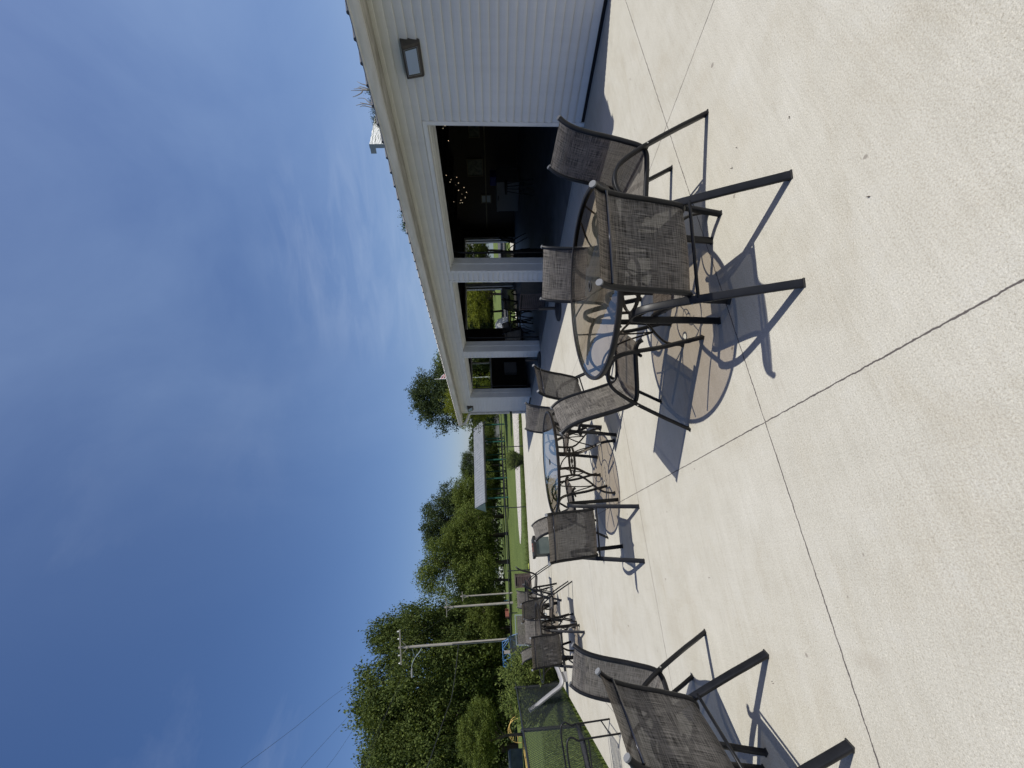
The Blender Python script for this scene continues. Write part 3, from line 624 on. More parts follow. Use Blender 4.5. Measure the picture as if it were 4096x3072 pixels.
for (d, y, x, hd, lb) in [(12.9, 1195, 0, 205, 'dark sling chair inside the second doorway, at the right of the indoor table'), (12.4, 1245, 0, 100, 'dark sling chair inside the second doorway, nearest the viewer'),
                          (12.6, 1330, 0, 20, 'dark sling chair inside the second doorway beside the doorway edge'), (13.6, 1290, 0, 280, 'dark sling chair inside the second doorway on the far side of the indoor table'),
                          (13.6, 985, 0, 120, 'dark sling chair inside the first doorway in front of the rear opening'), (12.9, 1040, 0, 60, 'dark sling chair inside the first doorway next to the white post')]:
    p = at(2000, y, d); chairs.append((p.x, p.y, hd, lb, 'I'))
for i, (x, y, hd, lb, g_) in enumerate(chairs):
    o = proto if i == 0 else copy_tree(proto)
    o.location = (x, y, 0); o.rotation_euler = (0, 0, R(hd)); tag(o, lb, 'patio chair', GR[g_])

# ------------------------------------------------------------------ glass tables
LEG = [(0.565, 0.690), (0.47, 0.692), (0.35, 0.690), (0.26, 0.672), (0.212, 0.625), (0.196, 0.54), (0.189, 0.44), (0.212, 0.36), (0.285, 0.275), (0.36, 0.205), (0.415, 0.135), (0.435, 0.065), (0.44, 0.002)]
def make_table():
    t = empty('glass_table'); fm = M['frame_brown']; Rr = 0.61
    m = MB(); m.lathe([(Rr - 0.01, 0.713), (0.030, 0.713)], n=64); m.build('glass_top', M['table_glass'], t)
    m = MB(); m.sweep([(Rr * math.cos(a), Rr * math.sin(a), 0.703) for a in [2 * math.pi * k / 72 for k in range(72)]], (0, 0, 1), 0.034, 0.026, 10, 0.6, closed=True); m.build('rim', fm, t, smooth=True, auto=50)
    m = MB(); m.lathe([(0.031, 0.7155), (0.036, 0.7165), (0.036, 0.7135), (0.027, 0.708), (0.024, 0.704), (0.0225, 0.7165), (0.031, 0.7155)], n=28); m.build('umbrella_hole_ring', M['rubber'], t, smooth=True)
    for k in range(4):
        a = R(14 + 90 * k); c, s_ = math.cos(a), math.sin(a)
        m = MB(); m.sweep(cr([(r * c, r * s_, z) for r, z in LEG], 4), (-s_, c, 0), 0.034, 0.017, 10, 0.62); lg = m.build('leg', fm, t, smooth=True, auto=50)
        m = MB(); m.obox((0.44 * c, 0.44 * s_, 0.009), (c * 0.013, s_ * 0.013, 0), (-s_ * 0.02, c * 0.02, 0), (0, 0, 0.009)); m.build('foot_cap', M['rubber'], lg)
        # scroll rods from the leg's knee up to the rim
        for sg in (1, -1):
            pts = []
            for (r, z, off) in ((0.335, 0.232, 0), (0.352, 0.32, 4), (0.372, 0.44, 10), (0.41, 0.56, 19), (0.475, 0.64, 28), (0.585, 0.692, 37)):
                aa = a + R(off) * sg; pts.append((r * math.cos(aa), r * math.sin(aa), z))
            m = MB(); m.tube(cr(pts, 3), 0.0068, 6); m.build('scroll', fm, t, smooth=True)
    for z, h in ((0.440, 0.028),):
        m = MB(); m.sweep([(0.176 * math.cos(a), 0.176 * math.sin(a), z) for a in [2 * math.pi * k / 40 for k in range(40)]], (0, 0, 1), h, 0.008, 6, 0.6, closed=True)
        m.sweep([(0.026 * math.cos(a), 0.026 * math.sin(a), z) for a in [2 * math.pi * k / 20 for k in range(20)]], (0, 0, 1), 0.022, 0.005, 6, 0.6, closed=True)
        m.tube([(-0.176, 0, z), (-0.08, 0.006, z), (-0.026, 0.0, z)], 0.004, 6); m.tube([(0.176, 0, z), (0.08, -0.006, z), (0.026, 0, z)], 0.004, 6)
        m.tube(cr([(-0.06, -0.05, z), (-0.085, 0.0, z), (-0.05, 0.03, z), (0.0, 0.026, z)], 4), 0.004, 6); m.tube(cr([(0.06, 0.05, z), (0.085, 0.0, z), (0.05, -0.03, z), (0.0, -0.026, z)], 4), 0.004, 6)
        m.build('brace_ring', fm, t, smooth=True)
    return t
tp = make_table()
pi_ = at(2000, 1262, 12.9)
TBL = [(1.671, 2.187, 25, 'round tinted glass patio table nearest the viewer, its shadow spread over the joint', None), (1.155, 4.93, 0, 'second round glass patio table, reflecting blue sky, legs fully in view', None),
       (-1.234, 8.66, 20, 'third round glass patio table, seen nearly edge on between pale and brown chairs', None), (-0.92, 11.58, 0, 'farthest round patio table, mostly hidden behind chair backs near the far fence', None), (pi_.x, pi_.y, 30, 'dark round patio table inside the building behind the second doorway', None)]
for i, (x, y, a, lb, _) in enumerate(TBL):
    o = tp if i == 0 else copy_tree(tp); o.location = (x, y, 0); o.rotation_euler = (0, 0, R(a)); tag(o, lb, 'table', 'round glass patio tables')

# ------------------------------------------------------------------ things on the patio
def umbrella_base(x, y, label):
    o = empty('umbrella_base', (x, y, 0)); tag(o, label, 'umbrella base', 'umbrella bases in the doorways')
    m = MB(); m.lathe([(0.001, 0), (0.255, 0), (0.258, 0.012), (0.25, 0.035), (0.16, 0.062), (0.06, 0.078), (0.001, 0.08)], n=36); m.build('base_disc', M['umbrella_base'], o, smooth=True, auto=40)
    m = MB(); m.lathe([(0.001, 0.08), (0.03, 0.08), (0.03, 0.40), (0.024, 0.405), (0.024, 0.38), (0.001, 0.38)], n=18); m.build('tube', M['umbrella_base'], o, smooth=True, auto=40)
    for z in (0.22, 0.33):
        m = MB(); m.tube([(0.028, 0, z), (0.055, 0, z)], 0.005, 8); m.lathe([(0.001, -0.004), (0.018, -0.004), (0.018, 0.004), (0.001, 0.004)], (0.06, 0, z), 10); m.build('knob', M['umbrella_base'], o)
umbrella_base(4.55, 6.60, 'round dark umbrella base standing in the shade before the first pillar')
umbrella_base(5.20, 9.98, 'round dark umbrella base tight against the second pillar in the shade')

# covered barbecue and louvred box
o = empty('covered_barbecue', (5.98, 7.25, 0)); tag(o, 'barbecue under a black vinyl cover at the first pillar, behind the glass table', 'barbecue')
m = MB()
prof = [(-0.30, 0.03), (-0.31, 0.35), (-0.31, 0.62), (-0.27, 0.72), (-0.14, 0.79), (0.10, 0.80), (0.25, 0.74), (0.31, 0.62), (0.31, 0.03)]
ys = [-0.42, -0.40, -0.2, 0.0, 0.2, 0.36, 0.40]
rnd = random.Random(2); vv = []
for y in ys:
    k = 0.94 if abs(y) > 0.35 else 1.0
    vv += [(p[0] * k + rnd.uniform(-.008, .008), y + rnd.uniform(-.006, .006), (p[1] if p[1] < 0.1 else p[1] * (0.985 if k < 1 else 1.0) + rnd.uniform(-.008, .008))) for p in prof]
n_ = len(prof); fs = [(i * n_ + j, i * n_ + j + 1, (i + 1) * n_ + j + 1, (i + 1) * n_ + j) for i in range(len(ys) - 1) for j in range(n_ - 1)]
m.add(vv, fs + [tuple(range(n_))[::-1], tuple(range((len(ys) - 1) * n_, len(ys) * n_))]); m.build('cover', M['cover_black'], o)
m = MB()
for x in (-0.24, 0.24):
    for y in (-0.34, 0.34): m.tube([(x - 0.015, y, 0.03), (x + 0.015, y, 0.03)], 0.03, 12)
m.build('wheel', M['rubber'], o)
def slatted_box(x, y, rz, w_, d_, h_, label, name, cat, n=9):
    o = empty(name, (x, y, 0), rz); tag(o, label, cat)
    m = MB()
    for sx in (-1, 1):
        for sy in (-1, 1): m.box(sx * w_ / 2 - 0.02, sx * w_ / 2 + 0.02, sy * d_ / 2 - 0.02, sy * d_ / 2 + 0.02, 0, h_)
    m.box(-w_ / 2 + 0.02, w_ / 2 - 0.02, -d_ / 2 - 0.018, -d_ / 2 + 0.018, h_ * 0.62, h_ * 0.67)
    m.build('corner_frame', M['brown_slat'], o)
    m = MB(); t_ = (h_ - 0.06) / n
    for k in range(n):
        z = 0.03 + k * t_
        for sy in (-1, 1): m.box(-w_ / 2 + 0.021, w_ / 2 - 0.021, sy * (d_ / 2) - 0.008, sy * (d_ / 2) + 0.008, z, z + t_ * 0.72)
        for sx in (-1, 1): m.box(sx * (w_ / 2) - 0.008, sx * (w_ / 2) + 0.008, -d_ / 2 + 0.021, d_ / 2 - 0.021, z, z + t_ * 0.72)
    m.build('slats', M['brown_slat'], o); o.children[-1]['kind'] = 'thing'
    m = MB(); m.box(-w_ / 2 - 0.03, w_ / 2 + 0.03, -d_ / 2 - 0.03, d_ / 2 + 0.03, h_ + 0.001, h_ + 0.03); m.build('lid', M['brown_slat'], o)
    m = MB(); m.box(-w_ / 2 + 0.03, w_ / 2 - 0.03, -d_ / 2 + 0.03, d_ / 2 - 0.03, 0.01, h_ - 0.01); m.build('liner', M['base_dark'], o)
slatted_box(5.98, 8.02, R(4), 0.5, 0.55, 0.60, 'dark louvred storage box beside the covered barbecue inside the second doorway', 'louvred_box', 'storage box', 12)
slatted_box(-0.50, 19.45, R(-12), 0.42, 0.40, 0.66, 'brown slatted litter bin at the far edge of the slab by the fence', 'slatted_bin', 'bin')

# fire pit box
o = empty('fire_pit', (0.48, 11.95, 0), R(8)); tag(o, 'square grey fire pit with a dark top standing behind the second table', 'fire pit')
m = MB(); m.box(-0.21, 0.21, -0.24, 0.24, 0.0, 0.36); m.build('body', M['grey_green'], o)
m = MB()
for (a, b, c, d) in ((-0.25, 0.25, -0.28, -0.12), (-0.25, 0.25, 0.12, 0.28), (-0.25, -0.12, -0.119, 0.119), (0.12, 0.25, -0.119, 0.119)): m.box(a, b, c, d, 0.361, 0.43)
m.build('top_frame', M['base_dark'], o)
m = MB(); rnd = random.Random(8)
for k in range(60):
    x, y = rnd.uniform(-0.11, 0.11), rnd.uniform(-0.11, 0.11); r_ = rnd.uniform(0.012, 0.024)
    m.lathe([(0.001, -r_), (r_ * .8, -r_ * .5), (r_, 0), (r_ * .7, r_ * .7), (0.001, r_)], (x, y, 0.405 + rnd.uniform(-.01, .02)), 6)
m.box(-0.119, 0.119, -0.119, 0.119, 0.37, 0.392); m.build('lava_rock_bed', M['red_brown'], o)

# dry leaf scraps blown over the slab
rnd = random.Random(21); lm_ = varied('dry_leaf', (0.05, 0.035, 0.02), (0.13, 0.085, 0.05), 30, .9)
for (px, py) in ((3478, 786), (2948, 590), (2930, 672), (3160, 470), (2520, 2150), (2665, 2317), (2838, 2310), (3090, 2725), (3095, 2733), (2515, 2504)):
    p = onz(px, py, 0.0); a = rnd.uniform(0, 6.28); l_ = rnd.uniform(0.007, 0.014); w_ = l_ * .38; m = MB(); q = []
    for t in range(6):
        u_ = t / 5; ww = w_ * math.sin(math.pi * min(max(u_, .06), .94)); q += [Vector((l_ * (u_ - .5), -ww / 2, .002 + .006 * (u_ - .4) ** 2 * 4)), Vector((l_ * (u_ - .5), 0, .0012)), Vector((l_ * (u_ - .5), ww / 2, .002 + .006 * u_ * u_))]
    m.add(q, [(i * 3 + j, i * 3 + j + 1, i * 3 + j + 4, i * 3 + j + 3) for i in range(5) for j in (0, 1)]); o = m.build('dry_leaf', lm_); o.location = (p.x, p.y, 0.001); o.rotation_euler = (0, 0, a)
    tag(o, 'tiny curled brown leaf scrap lying on the open concrete', 'leaf', 'leaf scraps on the slab')
# lime strip at the slab edge
m = MB(); p0 = onz(2115, 2254, 0.03); m.sweep([(p0.x, p0.y, 0.03), (p0.x - 0.14, p0.y + 0.02, 0.035), (p0.x - 0.29, p0.y + 0.05, 0.03)], (0, 0, 1), 0.05, 0.05, 8, 0.9); o = m.build('foam_noodle', M['lime'], smooth=True)
tag(o, 'short lime yellow foam strip lying on the far slab edge', 'foam strip')

# moulded grey lounge, reclined, by the left fence
o = empty('chaise_lounge', (-2.34, 10.75, 0), R(12)); tag(o, 'pale grey moulded lounge chair seen side on, its raised back against the left fence', 'lounge chair')
prof = [(-0.42, 0.86), (-0.30, 0.62), (-0.16, 0.36), (-0.06, 0.17), (0.02, 0.11), (0.12, 0.12), (0.35, 0.20), (0.55, 0.25), (0.72, 0.22), (0.92, 0.10), (1.0, 0.04)]
m = MB(); m.sweep(cr([(p[0], 0, p[1]) for p in prof], 4), (0, 1, 0), 0.46, 0.07, 12, 0.45); m.build('shell', M['grey_plastic'], o, smooth=True, auto=50)
m = MB(); m.box(0.02, 0.20, -0.2, 0.2, 0.0, 0.10); m.build('foot_block', M['grey_plastic'], o)

# wrought iron mesh armchair by the left fence
o = empty('mesh_armchair', (-2.17, 6.47, 0), 0.0); tag(o, 'black wrought iron mesh armchair by the left fence, casting a lattice shadow', 'armchair')
im = M['frame_black']
def grid(m, P, nu, nv, r_):
    for i in range(nu + 1):
        for j in range(nv):
            pass
    a = []
    for k in range(-nv, nu + 1):   # diagonal strips both ways, flattened expanded metal
        for sgn in (1, -1):
            pts = []
            for j in range(0, 13):
                v = j / 12; u = (k + sgn * 0 + (v * nv if sgn > 0 else (1 - v) * nv)) / nu
                if 0 <= u <= 1: pts.append(P(u, v))
            if len(pts) > 1: m.tube(pts, r_, 4)
m = MB(); seatP = lambda u, v: Vector((0.25 - 0.48 * v, -0.24 + 0.48 * u, 0.43 - 0.03 * v + 0.02 * math.cos(v * 3)))
grid(m, seatP, 8, 8, 0.006); m.tube([seatP(0, 0), seatP(1, 0), seatP(1, 1), seatP(0, 1)], 0.011, 8, closed=True); m.build('seat', im, o)
m = MB(); backP = lambda u, v: Vector((-0.23 - 0.14 * v, -0.24 + 0.48 * u, 0.42 + 0.48 * v + 0.04 * math.sin(u * math.pi)))
grid(m, backP, 8, 8, 0.006); m.tube([backP(0, 0)] + [backP(u / 8, 1) for u in range(9)] + [backP(1, 0)], 0.011, 8); m.build('backrest', im, o)
for s_ in (1, -1):
    y = s_ * 0.263
    m = MB(); m.tube(cr([(0.272, y, 0.004), (0.25, y, 0.43), (0.24, y, 0.52), (0.275, y, 0.60), (0.24, y, 0.655), (0.12, y, 0.665), (-0.05, y, 0.65), (-0.29, y, 0.63)], 4), 0.011, 8); m.build('front_leg', im, o, smooth=True)
    m = MB(); m.tube([(-0.29, y, 0.004), (-0.26, y, 0.38), (-0.31, y, 0.62)], 0.011, 8); m.build('rear_leg', im, o, smooth=True)
    m = MB(); m.tube([(0.255, y, 0.40), (-0.25, y, 0.39)], 0.009, 6); m.build('side_bar', im, o)
m = MB(); m.tube([(0.26, -0.263, 0.12), (0.26, 0.263, 0.12)], 0.008, 6); m.tube([(-0.28, -0.263, 0.12), (-0.28, 0.263, 0.12)], 0.008, 6); m.build('stretcher', im, o)

# glider bench at the far left
o = empty('glider_bench', (-1.74, 13.75, 0), R(-100)); tag(o, 'two seat glider bench with pale steel frame and brown back by the far fence corner', 'bench')
gm = mat('pale_steel', (0.26, 0.30, 0.33), 0.4, 0.2)
m = MB()
for s_ in (1, -1):
    y = s_ * 0.40; m.tube(cr([(0.28, y, 0.02), (0.26, y, 0.5), (0.2, y, 0.6), (-0.18, y, 0.6), (-0.25, y, 0.55), (-0.32, y, 0.02)], 4), 0.016, 8); m.tube([(0.28, y, 0.02), (-0.32, y, 0.02)], 0.014, 8)
m.tube([(-0.22, -0.4, 0.40), (-0.36, -0.4, 0.94), (-0.36, 0.4, 0.94), (-0.22, 0.4, 0.40)], 0.016, 8); m.build('frame', gm, o)
m = MB(); m.uv = [(-.38, 0), (.38, 0), (.38, .5), (-.38, .5)]; m.add([(0.22, -0.38, 0.42), (0.22, 0.38, 0.42), (-0.22, 0.38, 0.40), (-0.22, -0.38, 0.40)], [(0, 1, 2, 3)]); m.build('seat', M['sling'], o)
m = MB(); m.uv = [(-.38, 0), (.38, 0), (.38, .5), (-.38, .5)]; m.add([(-0.23, -0.38, 0.44), (-0.23, 0.38, 0.44), (-0.345, 0.38, 0.90), (-0.345, -0.38, 0.90)], [(0, 1, 2, 3)]); m.build('backrest', M['sling'], o)

# ------------------------------------------------------------------ inside the building
def frame_pic(p, w_, h_, label, mt=None):
    o = empty('picture_frame', p); tag(o, label, 'picture')
    m = MB(); f = 0.035; m.box(-0.03, 0, -w_ / 2, w_ / 2, -h_ / 2, -h_ / 2 + f); m.box(-0.03, 0, -w_ / 2, w_ / 2, h_ / 2 - f, h_ / 2); m.box(-0.03, 0, -w_ / 2, -w_ / 2 + f, -h_ / 2 + f, h_ / 2 - f); m.box(-0.03, 0, w_ / 2 - f, w_ / 2, -h_ / 2 + f, h_ / 2 - f); m.build('frame', M['wood_frame'], o)
    m = MB(); m.box(-0.012, -0.002, -w_ / 2 + f, w_ / 2 - f, -h_ / 2 + f, h_ / 2 - f); m.build('print', mt or M['picture'], o)
def onX(x, y, X):
    r = ray(x, y); return CPOS + r * (X / r.x)
frame_pic(onX(1900, 670, XB - 0.01), 0.75, 0.62, 'faint picture in a thin wooden frame on the dark back wall')
frame_pic(onX(1945, 795, XB - 0.01), 0.42, 0.42, 'small pale print on the dark back wall above the grey freezer', M['grey_steel_box'])
frame_pic(onX(2030, 1482, XB - 0.01) if False else Vector((XB - 0.012, 9.6, 1.6)), 0.5, 0.4, 'small dark framed print on the back wall, right of the rear door')
p = onX(2080, 765, 12.9)
o = empty('chest_freezer', (12.95, p.y, 0)); tag(o, 'grey chest freezer standing in the dark against the back wall', 'freezer')
m = MB(); m.box(-0.35, 0.35, -0.65, 0.65, 0.05, 0.80); m.build('body', M['grey_appliance'], o); m = MB(); m.box(-0.37, 0.36, -0.66, 0.66, 0.802, 0.87); m.build('lid', M['grey_appliance'], o); m = MB(); m.box(-0.40, -0.371, -0.1, 0.1, 0.80, 0.83); m.build('handle', M['rubber'], o)
p = onX(2035, 735, 12.6)
m = MB(); m.box(12.7, 13.1, p.y - 0.2, p.y + 0.18, 0.872, 1.10); o = m.build('storage_tub', M['dull_blue']); bv = o.modifiers.new('b', 'BEVEL'); bv.width = 0.03; tag(o, 'deep blue plastic tub resting on the freezer in the dark room', 'tub')
o = empty('wall_cabinet', (0, 0, 0)); tag(o, 'pale door cabinet on the dark end wall inside the third doorway', 'cabinet')
q1 = ony(2016, 1455, Y1 - 0.3); q2 = ony(2067, 1495, Y1 - 0.3)
m = MB(); m.box(q2.x, q1.x, Y1 - 0.42, Y1 - 0.222, q2.z, q1.z); m.build('body', M['grey_appliance'], o); m = MB(); m.box(q2.x + 0.03, q1.x - 0.03, Y1 - 0.437, Y1 - 0.421, q2.z + 0.03, q1.z - 0.03); m.build('door', M['grey_appliance'], o)
# shelving, stools, notice board: clutter in the dark
for (yy, w_, lb) in ((4.2, 1.3, 'dark metal shelving full of boxes on the back wall, right side of the first doorway'), (7.4, 1.1, 'dark metal shelving with bottles on the back wall, between the first two doorways')):
    o = empty('shelving', (XB - 0.3, yy, 0)); tag(o, lb, 'shelves'); m = MB()
    for sx in (-.2, .2):
        for sy in (-1, 1): m.box(sx - .02, sx + .02, sy * w_ / 2 - .02, sy * w_ / 2 + .02, 0, 1.9)
    m.build('uprights', M['frame_black'], o)
    for k in range(5): m = MB(); m.box(-.22, .22, -w_ / 2 + .021, w_ / 2 - .021, .1 + k * .44, .13 + k * .44); m.build('shelf', M['grey_appliance'], o)
    rnd = random.Random(int(yy * 10))
    for k in range(4):
        z = .131 + k * .44; y = rnd.uniform(-w_ / 2 + .2, w_ / 2 - .2); h_ = rnd.uniform(.16, .30); b_ = rnd.uniform(.09, .15)
        m = MB(); m.box(XB - 0.3 - .19, XB - 0.3 - .19 + b_ * 2, yy + y - b_, yy + y + b_, z, z + h_); c_ = k % 4
        q = m.build('carton', [M['grey_appliance'], M['dull_blue'], M['brown_slat'], M['grey_steel_box']][c_])
        tag(q, ['grey', 'blue', 'brown', 'pale steel coloured'][c_] + ' box on the ' + ['lowest', 'second', 'third', 'top'][k] + ' shelf of the ' + ('right hand' if yy < 5 else 'left hand') + ' dark shelving', 'box', 'boxes on the dark shelves')
for k, (xx, yy) in enumerate(((8.4, 5.2), (9.4, 7.9), (10.6, 4.0))):
    o = empty('bar_stool', (xx, yy, 0)); tag(o, ['dark round bar stool deep inside the first doorway', 'dark round bar stool inside behind the first pillar', 'dark round bar stool at the right inside the first doorway'][k], 'stool', 'bar stools inside')
    m = MB(); m.lathe([(.001, .72), (.18, .72), (.19, .75), (.17, .78), (.001, .785)], n=20); m.build('seat', M['cover_black'], o, smooth=True, auto=40)
    for q in range(4): a = q * math.pi / 2 + .4; m = MB(); m.tube([(.1 * math.cos(a), .1 * math.sin(a), .72), (.22 * math.cos(a), .22 * math.sin(a), 0)], .012, 6); m.build('leg', M['frame_black'], o)
    m = MB(); m.tube([(.175 * math.cos(t * .5236), .175 * math.sin(t * .5236), .28) for t in range(12)], .008, 6, closed=True); m.build('foot_ring', M['frame_black'], o)
# fairy lights on a ceiling beam
o = empty('string_lights'); tag(o, 'string of tiny warm fairy lights hanging under the dark ceiling', 'string lights')
LP = [(1780, 503), (1772, 513), (1794, 563), (1785, 701), (1827, 709), (1804, 718), (1800, 728), (1834, 732), (1823, 740), (1856, 750), (1834, 761), (1866, 769), (1847, 776), (1861, 790), (1844, 801), (1815, 807), (1841, 812), (1849, 811), (1787, 835), (1791, 867)]
prev = None; cab = MB()
for k, (x, y) in enumerate(LP):
    p = onX(x, y, 9.6 + 0.6 * math.sin(k * 1.7)); m = MB(); r_ = 0.007
    m.lathe([(0.001, -r_), (r_ * .8, -r_ * .5), (r_, 0), (r_ * .7, r_ * .7), (0.001, r_)], p, 8); m.build('bulb', M['bulb'], o, smooth=True)
    if prev is not None: cab.tube(cr([prev + Vector((0, 0, .02)), (prev + p) / 2 - Vector((0, 0, .05)), p + Vector((0, 0, .02))], 3), 0.003, 4)
    prev = p
cab.build('cable', M['wire'], o)

# ------------------------------------------------------------------ chain link fences
def chain(m, P0, P1, h, z0=0.02, pitch=0.062, r_=0.0027):
    P0, P1 = Vector(P0), Vector(P1); Lh = (P1 - P0).length; u = (P1 - P0) / Lh; nrm = Vector((-u.y, u.x, 0)); hh = h - z0
    def strand(a, za, b, zb):
        p = P0 + u * a; q = P0 + u * b; d = Vector((0, 0, 1)) * r_; e = nrm * r_
        A = Vector((p.x, p.y, za)); Bq = Vector((q.x, q.y, zb)); o = len(m.v)
        off = [(u * r_ * 1.2), (nrm * r_ - u * r_ * .6), (-nrm * r_ - u * r_ * .6)]
        for s in off: m.v.append(A + s)
        for s in off: m.v.append(Bq + s)
        for i in range(3): j = (i + 1) % 3; m.f.append((o + i, o + j, o + 3 + j, o + 3 + i)); m.mi.append(0)
    k = -hh
    while k < Lh:
        for sg in (1, -1):
            a, b = (k, k + hh) if sg > 0 else (k + hh, k)
            za, zb = z0, h
            if a < 0: za = z0 + (-a) * (1 if sg > 0 else 0) if sg > 0 else za; a = 0 if sg > 0 else a
            if sg > 0:
                a0, b0, z_a, z_b = k, k + hh, z0, h
            else:
                a0, b0, z_a, z_b = k, k + hh, h, z0
            if a0 < 0: z_a += (z_b - z_a) * (-a0) / hh; a0 = 0
            if b0 > Lh: z_b = z_a + (z_b - z_a) * (Lh - a0) / (b0 - a0); b0 = Lh
            if b0 > a0: strand(a0, z_a, b0, z_b)
        k += pitch
def fence(name_label, P, tops, posts, post_r=0.021):
    o = empty('chain_link_fence', (P[0][0], P[0][1], 0)); tag(o, name_label, 'fence'); base = Vector((P[0][0], P[0][1], 0))
    m = MB()
    for i in range(len(P) - 1): chain(m, (*P[i], 0), (*P[i + 1], 0), tops, 0.03)
    mo = m.build('chain_link_mesh', M['fence_wire']); 
    m = MB(); m.tube([(*p, tops) for p in P], 0.019, 8); ra = m.build('top_rail', M['fence_post'])
    pts = []
    for (x, y) in posts:
        m = MB(); m.lathe([(post_r, -0.06), (post_r, tops + 0.02), (post_r * 0.7, tops + 0.045), (0.001, tops + 0.05)], (x, y, 0), 12); pts.append(m.build('fence_post', M['fence_post'], smooth=True, auto=40))
    for c in [mo, ra] + pts: c.parent = o; c.matrix_parent_inverse = o.matrix_world.inverted(); c.location = -base
    return o
farP = [(9.0, 17.36), (6.55, 18.0), (3.9, 18.82), (1.54, 19.37), (-0.315, 19.73), (-2.60, 20.07)]
fence('black chain link fence along the far edge of the slab before the lawn', farP, 0.96, [(9.0, 17.36), (7.2, 17.83), (5.13, 18.45), (2.50, 19.15), (-0.10, 19.69), (-2.60, 20.07)])
leftP = [(-2.63, 20.07), (-2.63, 12.0), (-2.63, -2.0)]
fence('black chain link fence down the left side of the slab, diamond mesh large in view', leftP, 1.07, [(-2.63, 17.3), (-2.63, 14.9), (-2.63, 12.0), (-2.63, 9.13), (-2.63, 6.2), (-2.63, 3.3), (-2.63, 0.4)], 0.03)
# square post with pale cap near the corner
o = empty('gate_post', (-2.72, 17.3, 0)); tag(o, 'dark square post with a pale wooden top rising above the left fence', 'post')
m = MB(); m.box(-0.05, 0.05, -0.05, 0.05, -0.06, 1.05); m.build('shaft', M['fence_post'], o); m = MB(); m.box(-0.045, 0.045, -0.045, 0.045, 1.051, 1.30); m.build('wooden_top', M['pole_wood'], o)

# ------------------------------------------------------------------ trees
def crown_mesh(seed, n, leaf, lobes=16, mtl='leaf_mid', upright=0.0, squash=1.0, hollow=0.55):
    """leaf clusters scattered through many lobes inside a unit crown (radius 1 wide, 0..2 high)"""
    rnd = random.Random(seed); m = MB(); L_ = []
    for k in range(lobes * 3):
        a = rnd.uniform(0, 6.28); z = rnd.uniform(0.06, 1.82); env = math.sin(min(1, (z + 0.14) / 2.02) * math.pi) ** 0.5
        rr = env * (0.25 + 0.66 * rnd.random() ** 0.6); L_.append((Vector((math.cos(a) * rr, math.sin(a) * rr, z)), rnd.uniform(0.13, 0.27)))
    L_.append((Vector((0, 0, 1.0)), 0.5)); L_.append((Vector((0, 0, 1.66)), 0.26)); L_.append((Vector((0, 0, 0.5)), 0.5))
    tot = sum(r ** 2 for c, r in L_)
    for c, r in L_:
        cnt = int(n * r * r / tot); nb = max(3, cnt // 26)
        for b in range(nb):   # twigs with leaves in sprays
            d = Vector((rnd.gauss(0, 1), rnd.gauss(0, 1), rnd.gauss(0, 1) + 0.45)).normalized()
            q = c + d * r * rnd.uniform(0.72, 1.08)
            if rnd.random() < 0.10: q = c + d * r * rnd.uniform(1.15, 1.45) + Vector((0, 0, r * rnd.uniform(0, .3)))
            ax = (d + Vector((rnd.gauss(0, .35), rnd.gauss(0, .35), rnd.gauss(0, .35) + upright))).normalized()
            for t in range(26):
                p = q + ax * rnd.uniform(-0.5, 1.0) * leaf * 2.6 + Vector((rnd.gauss(0, 1), rnd.gauss(0, 1), rnd.gauss(0, 1))) * leaf * 0.85
                s = leaf * rnd.uniform(0.55, 1.15); nn = Vector((rnd.gauss(0, 1), rnd.gauss(0, 1), rnd.gauss(0.5, 1))).normalized(); u = nn.orthogonal().normalized(); u.rotate(Matrix.Rotation(rnd.uniform(0, 6.28), 3, nn)); v = nn.cross(u)
                o = len(m.v); m.v += [p - u * s * .5, p + v * s * .28, p + u * s * .5 + nn * s * .1, p - v * s * .28]; m.f.append((o, o + 1, o + 2, o + 3)); m.mi.append(0)
    me = bpy.data.meshes.new('crown'); me.from_pydata([tuple(p) for p in m.v], [], m.f); me.materials.append(M[mtl]); me.update(); return me
CR_ = {}
def crown(kind, var):
    key = (kind, var)
    if key not in CR_:
        CR_[key] = crown_mesh(hash_(kind) + var * 7, {'leaf_dark': 44000, 'leaf_mid': 46000, 'leaf_light': 42000, 'leaf_yellow': 22000}[kind], 0.050 if kind != 'leaf_dark' else 0.046, 17 + var * 3, kind, 0.35 if kind == 'leaf_mid' else 0.1)
    return CR_[key]
def hash_(s): return sum(ord(c) * (i + 1) for i, c in enumerate(s))
def trunk_mesh(seed, h, r_, spread):
    rnd = random.Random(seed); m = MB()
    m.tube(cr([(0, 0, -0.1), (rnd.uniform(-.1, .1), rnd.uniform(-.1, .1), h * .3), (rnd.uniform(-.3, .3), rnd.uniform(-.3, .3), h * .6), (rnd.uniform(-.4, .4), rnd.uniform(-.4, .4), h * .88)], 3), [r_ * 1.3] + [r_ * (1 - 0.085 * i) for i in range(9)], 9)
    for k in range(9):
        a = rnd.uniform(0, 6.28); z = h * rnd.uniform(0.22, 0.7); e = spread * rnd.uniform(0.45, 0.8)
        m.tube(cr([(0, 0, z), (math.cos(a) * e * .4, math.sin(a) * e * .4, z + e * .25), (math.cos(a) * e, math.sin(a) * e, z + e * rnd.uniform(.3, .7))], 3), [r_ * .42, r_ * .38, r_ * .34, r_ * .3, r_ * .24, r_ * .18, r_ * .1], 6)
    return m
